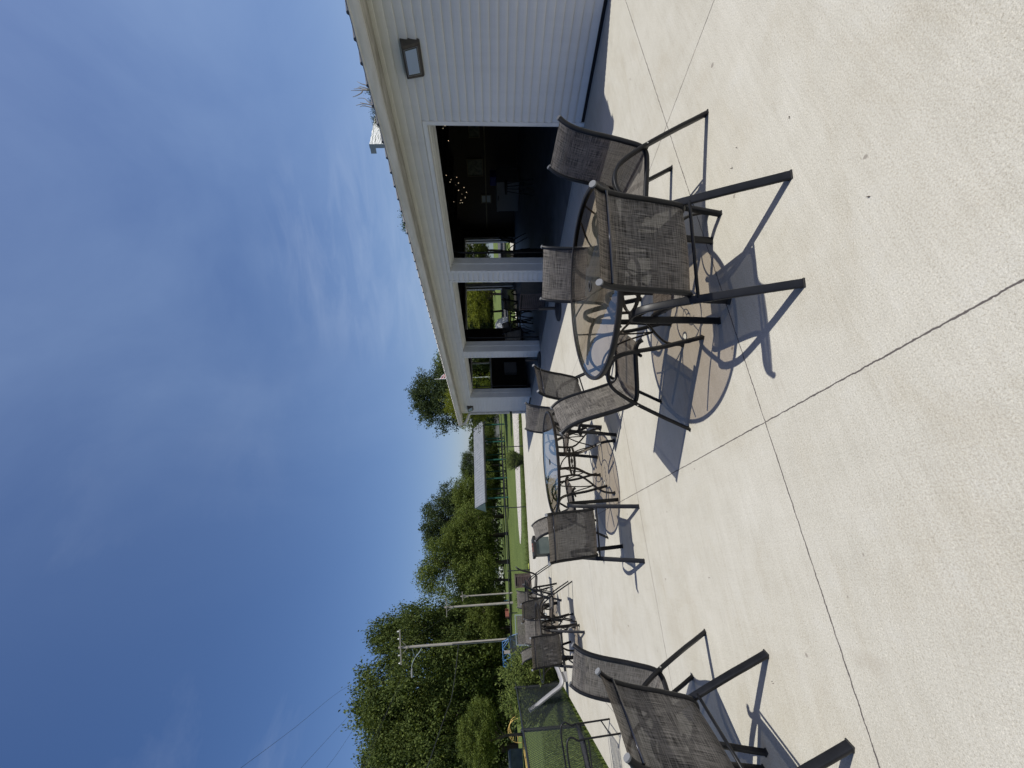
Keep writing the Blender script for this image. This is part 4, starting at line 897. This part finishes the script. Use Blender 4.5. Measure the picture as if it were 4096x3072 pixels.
def tree(yc, xtop, hw, d, kind, var, label, name='broadleaf_tree', bottom=1.4, rz=None, group=None, xt=0, flat=1.0):
    top = at(xtop, yc, d); base = (top.x, top.y); rad = hw * d / F_PX * 1.22; h = top.z; b0 = bottom
    o = empty(name, (base[0], base[1], -0.06), rz if rz is not None else (yc * 0.37) % 6.28); tag(o, label, 'tree', group)
    m = trunk_mesh(int(yc + xtop), h * 0.92, max(0.10, h * 0.021), rad); m.build('trunk', M['bark'], o, smooth=True)
    c = bpy.data.objects.new('crown', crown(kind, var)); C.objects.link(c); c.parent = o
    c.location = (0, 0, b0); c.scale = (rad * flat, rad * flat, (h - b0) / 2.12)
    return o
TR = [
 (2755, 1392, 180, 50, 'leaf_mid', 0, 'huge broadleaf tree behind the curved lamp arm of the near pole', 'broadleaf_tree', 1.6),
 (2560, 1468, 130, 53, 'leaf_mid', 1, 'tall pointed broadleaf tree whose spiky top stands just above the near pole crossarm', 'broadleaf_tree', 1.5),
 (2905, 1412, 150, 49, 'leaf_light', 0, 'big bright green broadleaf tree left of the huge one, above the yellow climbing arch', 'broadleaf_tree', 1.8),
 (3050, 1392, 170, 46, 'leaf_mid', 2, 'big broadleaf tree at the left edge of the lawn above the grey green container', 'broadleaf_tree', 1.8),
 (3200, 1420, 150, 44, 'leaf_dark', 1, 'dark broadleaf tree mostly outside the left edge of the picture', 'broadleaf_tree', 1.6),
 (2960, 1830, 110, 32, 'leaf_light', 1, 'low bright broadleaf tree in front of the big ones, over the playground', 'broadleaf_tree', 2.2),
 (2660, 1730, 130, 60, 'leaf_dark', 0, 'dark broadleaf tree filling the gap behind the near utility pole', 'broadleaf_tree', 0.8),
 (2850, 1680, 150, 62, 'leaf_dark', 1, 'dark broadleaf tree in the deep shade behind the playground', 'broadleaf_tree', 0.8),
 (2492, 1690, 72, 56, 'leaf_light', 2, 'yellowish broadleaf tree between the two utility poles', 'broadleaf_tree', 1.0),
 (2425, 1815, 58, 56, 'leaf_mid', 0, 'small broadleaf tree behind the thin far utility pole', 'broadleaf_tree', 0.8),
 (2520, 1860, 100, 52, 'leaf_light', 1, 'low leafy tree at the foot of the near utility pole', 'broadleaf_tree', 0.9),
 (2270, 1664, 112, 48, 'leaf_light', 0, 'light green maple like tree with ragged twin tips above the centre of the fence', 'broadleaf_tree', 1.9),
 (2150, 1760, 105, 50, 'leaf_light', 2, 'light green rounded tree between the shelter roof and the ragged tree', 'broadleaf_tree', 1.8),
 (2335, 1815, 60, 52, 'leaf_mid', 2, 'mid green tree on the left flank of the ragged tree', 'broadleaf_tree', 1.9),
 (2085, 1672, 118, 72, 'leaf_dark', 0, 'tall dark tree standing behind the light green ones, highest in the middle', 'broadleaf_tree', 2.0),
 (2160, 1690, 95, 74, 'leaf_dark', 1, 'dark tree joined to the left shoulder of the tall dark middle tree', 'broadleaf_tree', 2.0),
 (1985, 1808, 95, 58, 'leaf_light', 0, 'bright tree just left behind the metal roof of the shelter', 'broadleaf_tree', 1.5),
 (1870, 1836, 80, 64, 'leaf_dark', 2, 'rounded dark tree rising behind the middle of the shelter roof', 'broadleaf_tree', 1.5),
 (1925, 1880, 90, 66, 'leaf_light', 2, 'low tree seen under and behind the shelter roof', 'broadleaf_tree', 0.6),
 (1790, 1905, 80, 68, 'leaf_mid', 1, 'low tree seen through the open right bays of the shelter', 'broadleaf_tree', 0.6),
 (1582, 1628, 135, 40, 'leaf_dark', 2, 'large dark tree showing above the far end of the building roof', 'broadleaf_tree', 1.2),
 (1610, 1770, 90, 30, 'leaf_yellow', 0, 'bright yellow green conifer just above the end of the roof gutter', 'conifer', 0.8),
 (1672, 1885, 48, 78, 'leaf_dark', 1, 'dark low tree behind the downspout at the building corner', 'broadleaf_tree', 0.6),
 (1500, 1740, 150, 44, 'leaf_light', 1, 'green tree seen through the end window over the roof end', 'broadleaf_tree', 0.5),
 (1250, 1800, 150, 38, 'leaf_dark', 0, 'dark tree seen through the second doorway beyond the rear opening', 'broadleaf_tree', 1.0),
 (1180, 1840, 110, 30, 'leaf_yellow', 0, 'sunlit yellow green tree seen through the second doorway at its right side', 'broadleaf_tree', 1.2),
 (1010, 1780, 140, 34, 'leaf_light', 2, 'bright tree seen through the first doorway beyond the rear opening', 'broadleaf_tree', 1.2),
 (1370, 1820, 120, 42, 'leaf_mid', 1, 'green tree seen through the rear opening at the left side of the second doorway', 'broadleaf_tree', 0.8),
 (395, 1462, 62, 17, 'leaf_dark', 2, 'thin leafed tree top showing above the near stretch of roof beside the white board', 'broadleaf_tree', 3.0),
 (475, 1478, 60, 18, 'leaf_dark', 1, 'second thin tree top above the near roof, touching the white board', 'broadleaf_tree', 3.5),
 (880, 1592, 75, 27, 'leaf_mid', 2, 'leafy tree tips peeping over the roof above the first doorway', 'broadleaf_tree', 3.0),
]
for a in TR: tree(*a, group='trees round the park')
def far_wood():
    rnd = random.Random(77); m = MB()
    for k in range(34000):
        a = R(rnd.uniform(-42, 66)); d = rnd.uniform(92, 112); hh = 7.0 + 2.2 * math.sin(a * 19) + 1.5 * math.sin(a * 47 + 1)
        p = Vector((math.sin(a) * d, math.cos(a) * d, hh * rnd.random() ** 0.8)); s = rnd.uniform(0.5, 1.1)
        nn = Vector((rnd.gauss(0, 1), rnd.gauss(0, 1), rnd.gauss(0.5, 1))).normalized(); u = nn.orthogonal().normalized(); v = nn.cross(u); o = len(m.v)
        m.v += [p - u * s * .5, p + v * s * .35, p + u * s * .5, p - v * s * .35]; m.f.append((o, o + 1, o + 2, o + 3)); m.mi.append(0)
    o = m.build('far_wood', M['leaf_dark']); tag(o, kind='stuff')
far_wood()
# bare twigs above the near roof
o = empty('bare_branch', tuple(at(1560, 440, 17))); tag(o, 'bare grey twigs fanning up above the roof between the two thin tree tops', 'branch'); org = Vector(o.location)
m = MB(); rnd = random.Random(4)
def P_(x, y, d=16.8): return at(x, y, d) - org
for pts in ([(1530, 380), (1478, 363), (1440, 362), (1404, 362)], [(1478, 363), (1447, 355), (1415, 356)], [(1510, 366), (1470, 343), (1445, 335), (1428, 326)], [(1449, 364), (1445, 372), (1425, 383), (1410, 388)], [(1545, 425), (1480, 411), (1458, 394), (1430, 393)], [(1550, 432), (1470, 417), (1440, 410)], [(1550, 440), (1465, 416), (1424, 422)], [(1560, 450), (1462, 424), (1440, 428)], [(1500, 365), (1455, 350), (1438, 345)], [(1470, 363), (1450, 358), (1440, 350), (1430, 349)]):
    q = cr([P_(*p) for p in pts], 3); n_ = len(q); m.tube(q, [0.03 * (1 - 0.85 * i / n_) for i in range(n_)], 5)
m.build('twigs', M['pole_wood'], o)

# bushes and grasses
def bush(p, h, wd, label, n=5200, spiky=True, kind='leaf_light', seed=1):
    o = empty('bush', p); tag(o, label, 'bush'); rnd = random.Random(seed); m = MB(); st = MB()
    for k in range(n // 28):
        a = rnd.uniform(0, 6.28); r_ = wd / 2 * rnd.uniform(0.15, 1.0) ** 0.6; hh = h * rnd.uniform(0.45, 1.0) * (1 - 0.35 * (r_ / (wd / 2)) ** 2)
        tip = Vector((math.cos(a) * r_ * 1.1, math.sin(a) * r_ * 1.1, hh)); b = Vector((math.cos(a) * r_ * .35, math.sin(a) * r_ * .35, 0)); mid = (b + tip) / 2 + Vector((0, 0, hh * .12))
        q = cr([b, mid, tip], 4); st.tube(q, [0.006, 0.006, 0.005, 0.005, 0.004, 0.004, 0.003, 0.002, 0.0015], 4)
        for t in range(28):
            u = rnd.uniform(0.12, 1.0); i = min(int(u * (len(q) - 1)), len(q) - 2); c = q[i].lerp(q[i + 1], u * (len(q) - 1) - i)
            d = Vector((rnd.gauss(0, 1), rnd.gauss(0, 1), rnd.gauss(0.9, .6))).normalized(); s = rnd.uniform(0.05, 0.10); v = d.orthogonal().normalized() * s * 0.13
            m.v += [c, c + d * s * .5 + v, c + d * s, c + d * s * .5 - v]; k_ = len(m.v) - 4; m.f.append((k_, k_ + 1, k_ + 2, k_ + 3)); m.mi.append(0)
    m.build('leaves', M[kind], o); st.build('stems', M['leaf_dark'], o)
bush((-2.78, 12.7, -0.06), 1.70, 1.6, 'large feathery green bush behind the left fence beside the grey lounge', 26000, seed=3)
bush((4.72, 19.35, -0.06), 1.08, 0.9, 'feathery tuft of tall grass growing at the far fence before the pale path', 6000, seed=5)
bush((-1.55, 23.5, -0.06), 0.7, 0.8, 'small reddish brown weed clump on the lawn right of the far utility pole', 1500, kind='leaf_dark', seed=6)

# ------------------------------------------------------------------ poles and wires
def pole(xt, yt, d, r0, r1, label, arm=None, lamp=False, name='utility_pole'):
    top = at(xt, yt, d); o = empty(name, (top.x, top.y, -0.06)); tag(o, label, 'utility pole', 'utility poles')
    m = MB(); m.tube([(0, 0, 0), (0, 0, top.z * .5), (0, 0, top.z + .06)], [r0, (r0 + r1) / 2, r1], 14); m.build('shaft', M['pole_wood'], o, smooth=True, auto=50)
    ux = Vector((CR.x, CR.y, 0)).normalized()
    if arm:
        z = top.z - 0.15; a = -ux * arm[0]; b = ux * arm[1]; m = MB(); m.bar((a.x, a.y - .12, z), (b.x, b.y - .12, z), 0.10 if lamp else 0.06, 0.12 if lamp else 0.07); m.bar((a.x * .45, a.y * .45 - .12, z), (0, -.12, z - 0.7), 0.03); m.bar((b.x * .45, b.y * .45 - .12, z), (0, -.12, z - 0.7), 0.03); m.build('crossarm', M['pole_wood'], o)
        for t in ((-0.92, -0.45, 0.5, 0.92) if lamp else ()):
            q = (a if t < 0 else b) * abs(t); m = MB(); m.lathe([(0.001, 0), (0.05, 0), (0.07, 0.06), (0.05, 0.12), (0.06, 0.17), (0.001, 0.2)], (q.x, q.y - .12, z + 0.062), 10); m.build('insulator', M['white_paint'], o)
    if lamp:
        m = MB(); z = top.z - 1.6; pts = [(0, 0, z - 0.6), *( (-ux.x * t, -ux.y * t, z - 0.6 + k) for t, k in ((0.5, 0.25), (1.1, 0.75), (1.7, 1.05), (2.2, 1.1)))]
        m.tube(cr(pts, 3), 0.035, 8); m.tube([(0, 0, z + 0.4), (-ux.x * 1.1, -ux.y * 1.1, z + 0.15)], 0.02, 6); lm = m.build('lamp_arm', M['grey_steel_box'], o, smooth=True)
        m = MB(); c = Vector((-ux.x * 2.5, -ux.y * 2.5, z + 0.48)); m.obox(c, -ux * 0.4, Vector((ux.y, -ux.x, 0)) * 0.14, Vector((0, 0, 0.09))); l_ = m.build('lamp_head', M['grey_plastic'], o); bv = l_.modifiers.new('b', 'BEVEL'); bv.width = 0.05; bv.segments = 2
        m = MB(); m.tube([(0.0, -r0 - .03, top.z * .55), (0, -r0 - .03, 0)], 0.03, 6); m.build('conduit', M['rubber'], o)
    return o, top
p1, t1 = pole(1594, 2591, 39, 0.145, 0.11, 'near wooden utility pole with crossarm and street lamp above the left fence', (1.6, 1.7), True)
p2, t2 = pole(1778, 2430, 43, 0.13, 0.09, 'far thin wooden utility pole with crossarm, right of the near one', (1.0, 1.0))
p3, t3 = pole(1842, 2386, 44, 0.09, 0.07, 'farthest short looking utility pole against the dark leaves', (0.5, 0.5))
def wire(pts, label, r_=0.012):
    q = cr([at(*p) for p in pts], 5); o_ = q[0].copy(); m = MB(); m.tube([p - o_ for p in q], r_, 5); o = m.build('overhead_wire', M['wire']); o.location = o_; tag(o, label, 'wire', 'overhead power lines')
wire([(1834, 2577, 39), (1822, 2690, 36), (1806, 2790, 33), (1787, 2844, 31), (1750, 2951, 28), (1708, 3072, 25), (1660, 3180, 22)], 'thick sagging cable running left from the middle of the near pole', 0.035)
wire([(1640, 2600, 39), (1600, 2720, 35), (1555, 2830, 31), (1505, 2960, 28), (1450, 3100, 25)], 'upper thin wire crossing the big trees from the near pole')
wire([(1670, 2598, 39), (1640, 2690, 36), (1583, 2779, 33), (1530, 2880, 30), (1440, 3090, 25)], 'lower thin wire crossing the big trees from the near pole')
wire([(1596, 2650, 39), (1398, 2741, 26), (1180, 2910, 17), (963, 3072, 13)], 'highest thin power line in the open sky', 0.006)
wire([(1600, 2640, 39), (1380, 2880, 24), (1204, 3072, 16)], 'middle thin power line in the open sky', 0.006)
wire([(1604, 2610, 39), (1405, 2930, 26), (1306, 3072, 19)], 'lowest thin power line in the open sky', 0.006)
wire([(1778, 2470, 43), (1690, 2530, 41), (1600, 2590, 39)], 'thin wire between the two utility poles')

# ------------------------------------------------------------------ picnic shelter beyond the lawn
EL, ER = at(1934, 2012, 44), at(1932, 1683, 48.5)
EL.z = ER.z = 2.55
u = (ER - EL); LEN = u.length; u.normalize(); v = Vector((-u.y, u.x, 0))
if v.dot(CF) < 0: v = -v
rzS = math.atan2(u.y, u.x)
S = empty('picnic_shelter', (EL.x, EL.y, -0.06), rzS); tag(S, 'open picnic shelter with a grey ribbed metal roof on green posts across the lawn', 'shelter')
dv = 1 if Vector((-math.sin(rzS), math.cos(rzS), 0)).dot(v) > 0 else -1
W = 5.0; m = MB(); zE, zR = 2.55, 3.75
for (ya, yb, za, zb) in ((-0.3, W / 2, zE, zR), (W + 0.3, W / 2, zE, zR)):
    ya *= dv; yb *= dv; m.add([(0, ya, za), (LEN, ya, za), (LEN, yb, zb), (0, yb, zb), (0, ya, za - .06), (LEN, ya, za - .06), (LEN, yb, zb - .06), (0, yb, zb - .06)], [(0, 1, 2, 3), (4, 7, 6, 5), (0, 4, 5, 1), (1, 5, 6, 2), (2, 6, 7, 3), (3, 7, 4, 0)])
    x = 0.15
    while x < LEN:
        m.bar((x, ya, za + 0.012), (x, yb, zb + 0.012), 0.04, 0.03); x += 0.3
m.build('roof', M['grey_metal_roof'], S)
m = MB()
for x in (-0.02, LEN + 0.02 - 0.04):
    m.add([(x, 0.1 * dv, zE), (x, W / 2 * dv, zR - 0.08), (x, (W - .1) * dv, zE), (x + 0.04, 0.1 * dv, zE), (x + 0.04, W / 2 * dv, zR - 0.08), (x + 0.04, (W - .1) * dv, zE)], [(0, 1, 2), (3, 5, 4), (0, 3, 4, 1), (1, 4, 5, 2), (0, 2, 5, 3)])
m.build('gable', M['pale_gable'], S)
m = MB(); m.box(0, LEN, min(0, -0.3 * dv) - .0, min(0, -0.3 * dv) + 0.08, zE - 0.22, zE - 0.061); m.build('fascia', M['fence_post'], S)
for i in range(5):
    for j in (0, 1):
        m = MB(); x = 0.5 + i * (LEN - 1.0) / 4; y = (0.15 + j * (W - 0.3)) * dv; m.box(x - 0.07, x + 0.07, y - 0.07, y + 0.07, 0, zE - 0.07); m.bar((x, y, zE - 0.5), (x + 0.5, y, zE - 0.12), 0.05); m.build('post', M['green_steel'], S)
for k in range(5):
    c = EL + u * (1.6 + k * (LEN - 3.2) / 4) + v * (W * 0.45); o = empty('picnic_table', (c.x, c.y, -0.06), rzS + 1.57)
    tag(o, ['green picnic table at the left end under the shelter', 'green picnic table second from the left under the shelter', 'green picnic table in the middle of the shelter', 'green picnic table second from the right under the shelter', 'green picnic table at the right end under the shelter'][k], 'picnic table', 'picnic tables under the shelter')
    m = MB(); m.box(-.9, .9, -.38, .38, .72, .77); m.build('table_top', M['green_steel'], o)
    for s_ in (1, -1): m = MB(); m.box(-.9, .9, s_ * .72 - .13, s_ * .72 + .13, .43, .47); m.build('seat', M['green_steel'], o)
    for s_ in (1, -1): m = MB(); m.bar((s_ * .6, -.3, .72), (s_ * .6, -.6, 0), .06); m.bar((s_ * .6, .3, .72), (s_ * .6, .6, 0), .06); m.bar((s_ * .6, -.8, .42), (s_ * .6, .8, .42), .05); m.build('leg_frame', M['fence_post'], o)

# ------------------------------------------------------------------ playground and far things
def tubes_obj(name, segs, mt, label, cat, d, r_):
    org = at(segs[0][0][0], segs[0][0][1], d); o = empty(name, (org.x, org.y, -0.06)); tag(o, label, cat); org = Vector(o.location)
    return o, org
# blue climbing frame: two rings of struts
g0 = onz(2050, 2612, 0); dr = Vector((g0.x, g0.y, 0)).normalized() * 30; o = empty('climbing_frame', (at(2010, 2615, 30).x, at(2010, 2615, 30).y, -0.06)); tag(o, 'blue tubular climbing frame behind the near utility pole', 'climbing frame')
m = MB(); NR = 6; rings = [(1.25, 0.0), (1.15, 0.75), (0.75, 1.35)]
for (ra, za), (rb, zb), off in ((rings[0], rings[1], 0), (rings[1], rings[2], 0.5)):
    for k in range(NR):
        a = 2 * math.pi * (k + off) / NR; b1 = 2 * math.pi * (k + off + 0.5) / NR; b2 = 2 * math.pi * (k + off - 0.5) / NR
        for b in (b1, b2): m.tube([(ra * math.cos(a), ra * math.sin(a), za), (rb * math.cos(b), rb * math.sin(b), zb)], 0.03, 6)
for (rr, zz), off in ((rings[1], .5), (rings[2], 0)):
    m.tube([(rr * math.cos(2 * math.pi * (k + off) / NR), rr * math.sin(2 * math.pi * (k + off) / NR), zz) for k in range(NR)], 0.03, 6, closed=True)
m.build('tube_frame', M['blue_paint'], o)
m = MB(); m.box(-0.3, 0.3, -0.05, 0.05, 0.5, 0.85); m.build('panel', M['blue_paint'], o)
# yellow arch ladder
c0 = at(2060, 2914, 37); o = empty('arch_climber', (c0.x, c0.y, -0.06), math.atan2(CR.y, CR.x)); tag(o, 'pale yellow arched ladder climber beyond the left fence', 'climbing frame')
m = MB(); pa = [(1.12 * math.cos(a), 1.15 * math.sin(a) ** 0.85 if math.sin(a) > 0 else 0) for a in [math.pi * k / 14 for k in range(15)]]
for s_, q in ((-.25, 1.0), (.25, 0.86)): m.tube([(x * q, s_, max(z * q, 0)) for x, z in pa], 0.028, 6)
m.build('rail', M['yellow_paint'], o)
m = MB()
for (x, z) in pa[1:-1]: m.tube([(x, -.25, z), (x * .86, .25, z * .86)], 0.022, 6)
m.build('rungs', M['yellow_paint'], o)
# timber edging left of the arch
c0 = at(2092, 3010, 30); m = MB(); a = at(2080, 2962, 33); b = at(2105, 3090, 27); o = empty('timber_edging', (a.x, a.y, -0.02)); tag(o, 'long pale timber edging on the ground left of the arched climber', 'edging'); m.bar((0, 0, 0), (b.x - a.x, b.y - a.y, 0), 0.15, 0.12); m.build('beam', M['yellow_paint'], o)
# grey green container
c0 = at(2048, 3060, 33); o = empty('waste_container', (c0.x, c0.y, -0.06), head); tag(o, 'grey green metal waste container at the left edge under the trees', 'container')
m = MB(); m.box(-0.9, 0.9, -0.6, 0.6, 0.08, 1.0); m.build('body', M['grey_green'], o); m = MB(); m.add([(-.93, -.63, 1.01), (.93, -.63, 1.01), (.93, .63, 1.22), (-.93, .63, 1.22), (-.93, -.63, 1.04), (.93, -.63, 1.04), (.93, .63, 1.25), (-.93, .63, 1.25)], [(0, 3, 2, 1), (4, 5, 6, 7), (0, 1, 5, 4), (1, 2, 6, 5), (2, 3, 7, 6), (3, 0, 4, 7)]); m.build('lid', M['grey_green'], o)
for sx in (-.3, .3): m = MB(); m.box(sx - .03, sx + .03, -.64, -.601, .1, .98); m.build('rib', M['grey_green'], o)
# red brown bench
c0 = at(2062, 2850, 36); o = empty('park_bench', (c0.x, c0.y, -0.06), math.atan2(CR.y, CR.x)); tag(o, 'red brown park bench in the shade right of the arched climber', 'bench')
m = MB(); m.box(-.4, .4, -.2, .2, .42, .46); m.build('seat', M['red_brown'], o); m = MB(); m.box(-.4, .4, .2, .24, .5, .95); m.build('backrest', M['red_brown'], o)
for s_ in (1, -1): m = MB(); m.box(s_ * .33 - .03, s_ * .33 + .03, -.18, .2, 0, .419); m.build('leg', M['fence_post'], o)
# blue slide board on far pole, brown sign boards
c0 = at(2002, 2413, 60); o = empty('slide', (c0.x, c0.y, -0.06), math.atan2(CR.y, CR.x)); tag(o, 'narrow blue playground slide at the foot of the far utility pole', 'slide')
m = MB(); m.bar((0, 0, 1.9), (0.3, 0.2, 0.1), 0.35, 0.08); m.build('chute', M['blue_paint'], o); m = MB(); m.tube([(0, .2, 0), (0, .2, 1.9)], .04, 6); m.build('post', M['grey_plastic'], o)
c0 = at(2010, 2455, 34); o = empty('charcoal_grill', (c0.x, c0.y, -0.06), 0.4); tag(o, 'rusty box grill on a post in the lawn between the two poles', 'grill')
m = MB(); m.tube([(0, 0, 0), (0, 0, .7)], .04, 8); m.build('post', M['fence_post'], o); m = MB(); m.box(-.3, .3, -.2, .2, .7, .74); m.box(-.3, .3, .16, .2, .74, 1.0); m.box(-.3, -.27, -.2, .16, .74, 1.0); m.box(.27, .3, -.2, .16, .74, 1.0); m.build('firebox', M['red_brown'], o)
# white low building glimpsed under the trees
def house(x, y, d, w_, dp, h_, rz, label, wall, roofm, name='house', windows=3):
    c = at(x, y, d); o = empty(name, (c.x, c.y, -0.06), rz); tag(o, label, 'house')
    m = MB(); m.box(-w_ / 2, w_ / 2, -dp / 2, dp / 2, 0, h_); m.build('wall', wall, o)
    m = MB(); e = .35; m.add([(-w_ / 2 - e, -dp / 2 - e, h_ + .001), (w_ / 2 + e, -dp / 2 - e, h_ + .001), (w_ / 2 + e, dp / 2 + e, h_ + .001), (-w_ / 2 - e, dp / 2 + e, h_ + .001), (-w_ / 2 - e, 0, h_ + dp * .28), (w_ / 2 + e, 0, h_ + dp * .28)], [(0, 3, 2, 1), (0, 1, 5, 4), (2, 3, 4, 5), (1, 2, 5), (3, 0, 4)]); m.build('roof', roofm, o)
    for k in range(windows):
        x_ = -w_ / 2 + (k + 1) * w_ / (windows + 1); m = MB(); m.box(x_ - .5, x_ + .5, -dp / 2 - .03, -dp / 2 - .002, h_ * .38, h_ * .78); f = m.build('window', M['white_paint'], o); m = MB(); m.box(x_ - .42, x_ + .42, -dp / 2 - .045, -dp / 2 - .031, h_ * .41, h_ * .75); m.build('pane', M['window_dark'], f)
    m = MB(); m.box(-w_ / 2 + .2, -w_ / 2 + .0 + 1.05, -dp / 2 - .03, -dp / 2 - .002, 0.02, h_ * .72); m.build('door', M['grey_plastic'], o)
house(1990, 1690, 85, 7, 6, 2.5, head * -1, 'grey house with white windows seen beside the building corner, behind the shelter', M['house_grey'], M['roof_metal'])
house(2003, 2345, 110, 9, 5, 2.4, head * -1 + .2, 'long low white house glimpsed under the tree branches beyond the lawn', M['white_paint'], M['house_grey'])
house(1985, 1010, 70, 12, 6, 3.0, -0.5, 'pale blue grey house beyond the road, seen through the first doorway', M['pale_gable'], M['house_grey'])
# stones and flowers beyond the rear door
c0 = at(2010, 1312, 30); m = MB(); rnd = random.Random(9)
o = empty('boulder', (c0.x, c0.y, -0.06)); tag(o, 'large pale rounded boulder seen through the second doorway', 'boulder')
prof = [(0.001, 0.9), (0.35, 0.86), (0.6, 0.7), (0.8, 0.4), (0.85, 0.1), (0.8, -0.05)]; m.lathe(prof, n=18)
m.v = [Vector((p.x * (1 + .15 * mnoise.noise(p * 2)), p.y * (1 + .15 * mnoise.noise(p * 2.3)), p.z * (1 + .2 * mnoise.noise(p * 1.7)))) for p in m.v]; m.build('stone', varied('stone', (0.3, 0.3, 0.29), (0.5, 0.5, 0.48), 6, .9, 5, .5), o, smooth=True)
# flag on a pole above the roof end
c0 = at(1735, 1517, 30); o = empty('flag_pole', (c0.x, c0.y, -0.06)); tag(o, 'pale flag pole tip with a drooping red and white striped flag above the roof end', 'flag')
m = MB(); m.tube([(0, 0, 0), (0, 0, c0.z)], [.05, .02], 8); m.build('pole', M['white_paint'], o)
m = MB(); zt = c0.z - .35; nx = 10
vv = [];
for i in range(nx + 1):
    a = i / nx
    for j in range(8): vv.append((.03 + .36 * a, .06 * math.sin(a * 9 + j * .3), zt - j * .09 - .28 * a))
m.add(vv, [(i * 8 + j, i * 8 + j + 1, (i + 1) * 8 + j + 1, (i + 1) * 8 + j) for i in range(nx) for j in range(7)]); m.mi = [(j % 2) for i in range(nx) for j in range(7)]; m.build('flag', [M['flag_white'], M['flag_red']], o)
# white vinyl board behind the roof
o = empty('billboard', (0, 0, 0)); tag(o, 'tall white vinyl covered board with grey steel edge rising behind the near roof', 'billboard')
A_, B_, C__, D_ = at(1478, 576, 22), at(1506, 430, 25), at(1600, 430, 25), at(1600, 576, 22)
A_.z = A_.z; top = A_.z; base = 0.0
P1 = Vector((A_.x, A_.y, 0)); P2 = Vector((B_.x, B_.y, 0)); dd = (P2 - P1); nn = Vector((dd.y, -dd.x, 0)).normalized()
if nn.dot(CF) < 0: nn = -nn
m = MB(); nx, nz_ = 26, 14; vv = []; rnd = random.Random(3)
for i in range(nx + 1):
    for j in range(nz_ + 1):
        a, b = i / nx, j / nz_; p = P1.lerp(P2, a); z = 3.0 + (A_.z * (1 - a) + B_.z * a - 3.0) * b
        wr = 0.05 * math.sin(a * 40 + b * 9 + 2 * math.sin(b * 4)) * math.sin(math.pi * min(max(a, .0), 1)) * (1 - a) ; vv.append(tuple(p + nn * wr * -1 + Vector((0, 0, z))))
m.add(vv, [(i * (nz_ + 1) + j, i * (nz_ + 1) + j + 1, (i + 1) * (nz_ + 1) + j + 1, (i + 1) * (nz_ + 1) + j) for i in range(nx) for j in range(nz_)]); m.build('vinyl_sheet', M['white_vinyl'], o, smooth=True)
m = MB(); sd = dd.normalized() * -1; q = P1 - nn * 0.07
tl = at(1487, 614, 22.3); 
for (p_, q_) in ((P1 + sd * .03, P1 + sd * .5 + nn * .1),): pass
E1 = Vector((P1.x, P1.y, 0)); E2 = Vector((tl.x, tl.y, 0)); 
def slab4(a, b, z0, z1, t=.10):
    d_ = (b - a).normalized(); n2 = Vector((-d_.y, d_.x, 0)) * t / 2; m.add([a - n2 + Vector((0, 0, z0)), b - n2 + Vector((0, 0, z0)), b + n2 + Vector((0, 0, z0)), a + n2 + Vector((0, 0, z0)), a - n2 + Vector((0, 0, z1)), b - n2 + Vector((0, 0, z1)), b + n2 + Vector((0, 0, z1)), a + n2 + Vector((0, 0, z1))], [(0, 3, 2, 1), (4, 5, 6, 7), (0, 1, 5, 4), (1, 2, 6, 5), (2, 3, 7, 6), (3, 0, 4, 7)])
mid = E1.lerp(E2, 0.42); slab4(E1, mid, 0, top + .02); slab4(mid, E2, top - .28, top + .0, .09); m.build('steel_edge', M['grey_steel_box'], o)
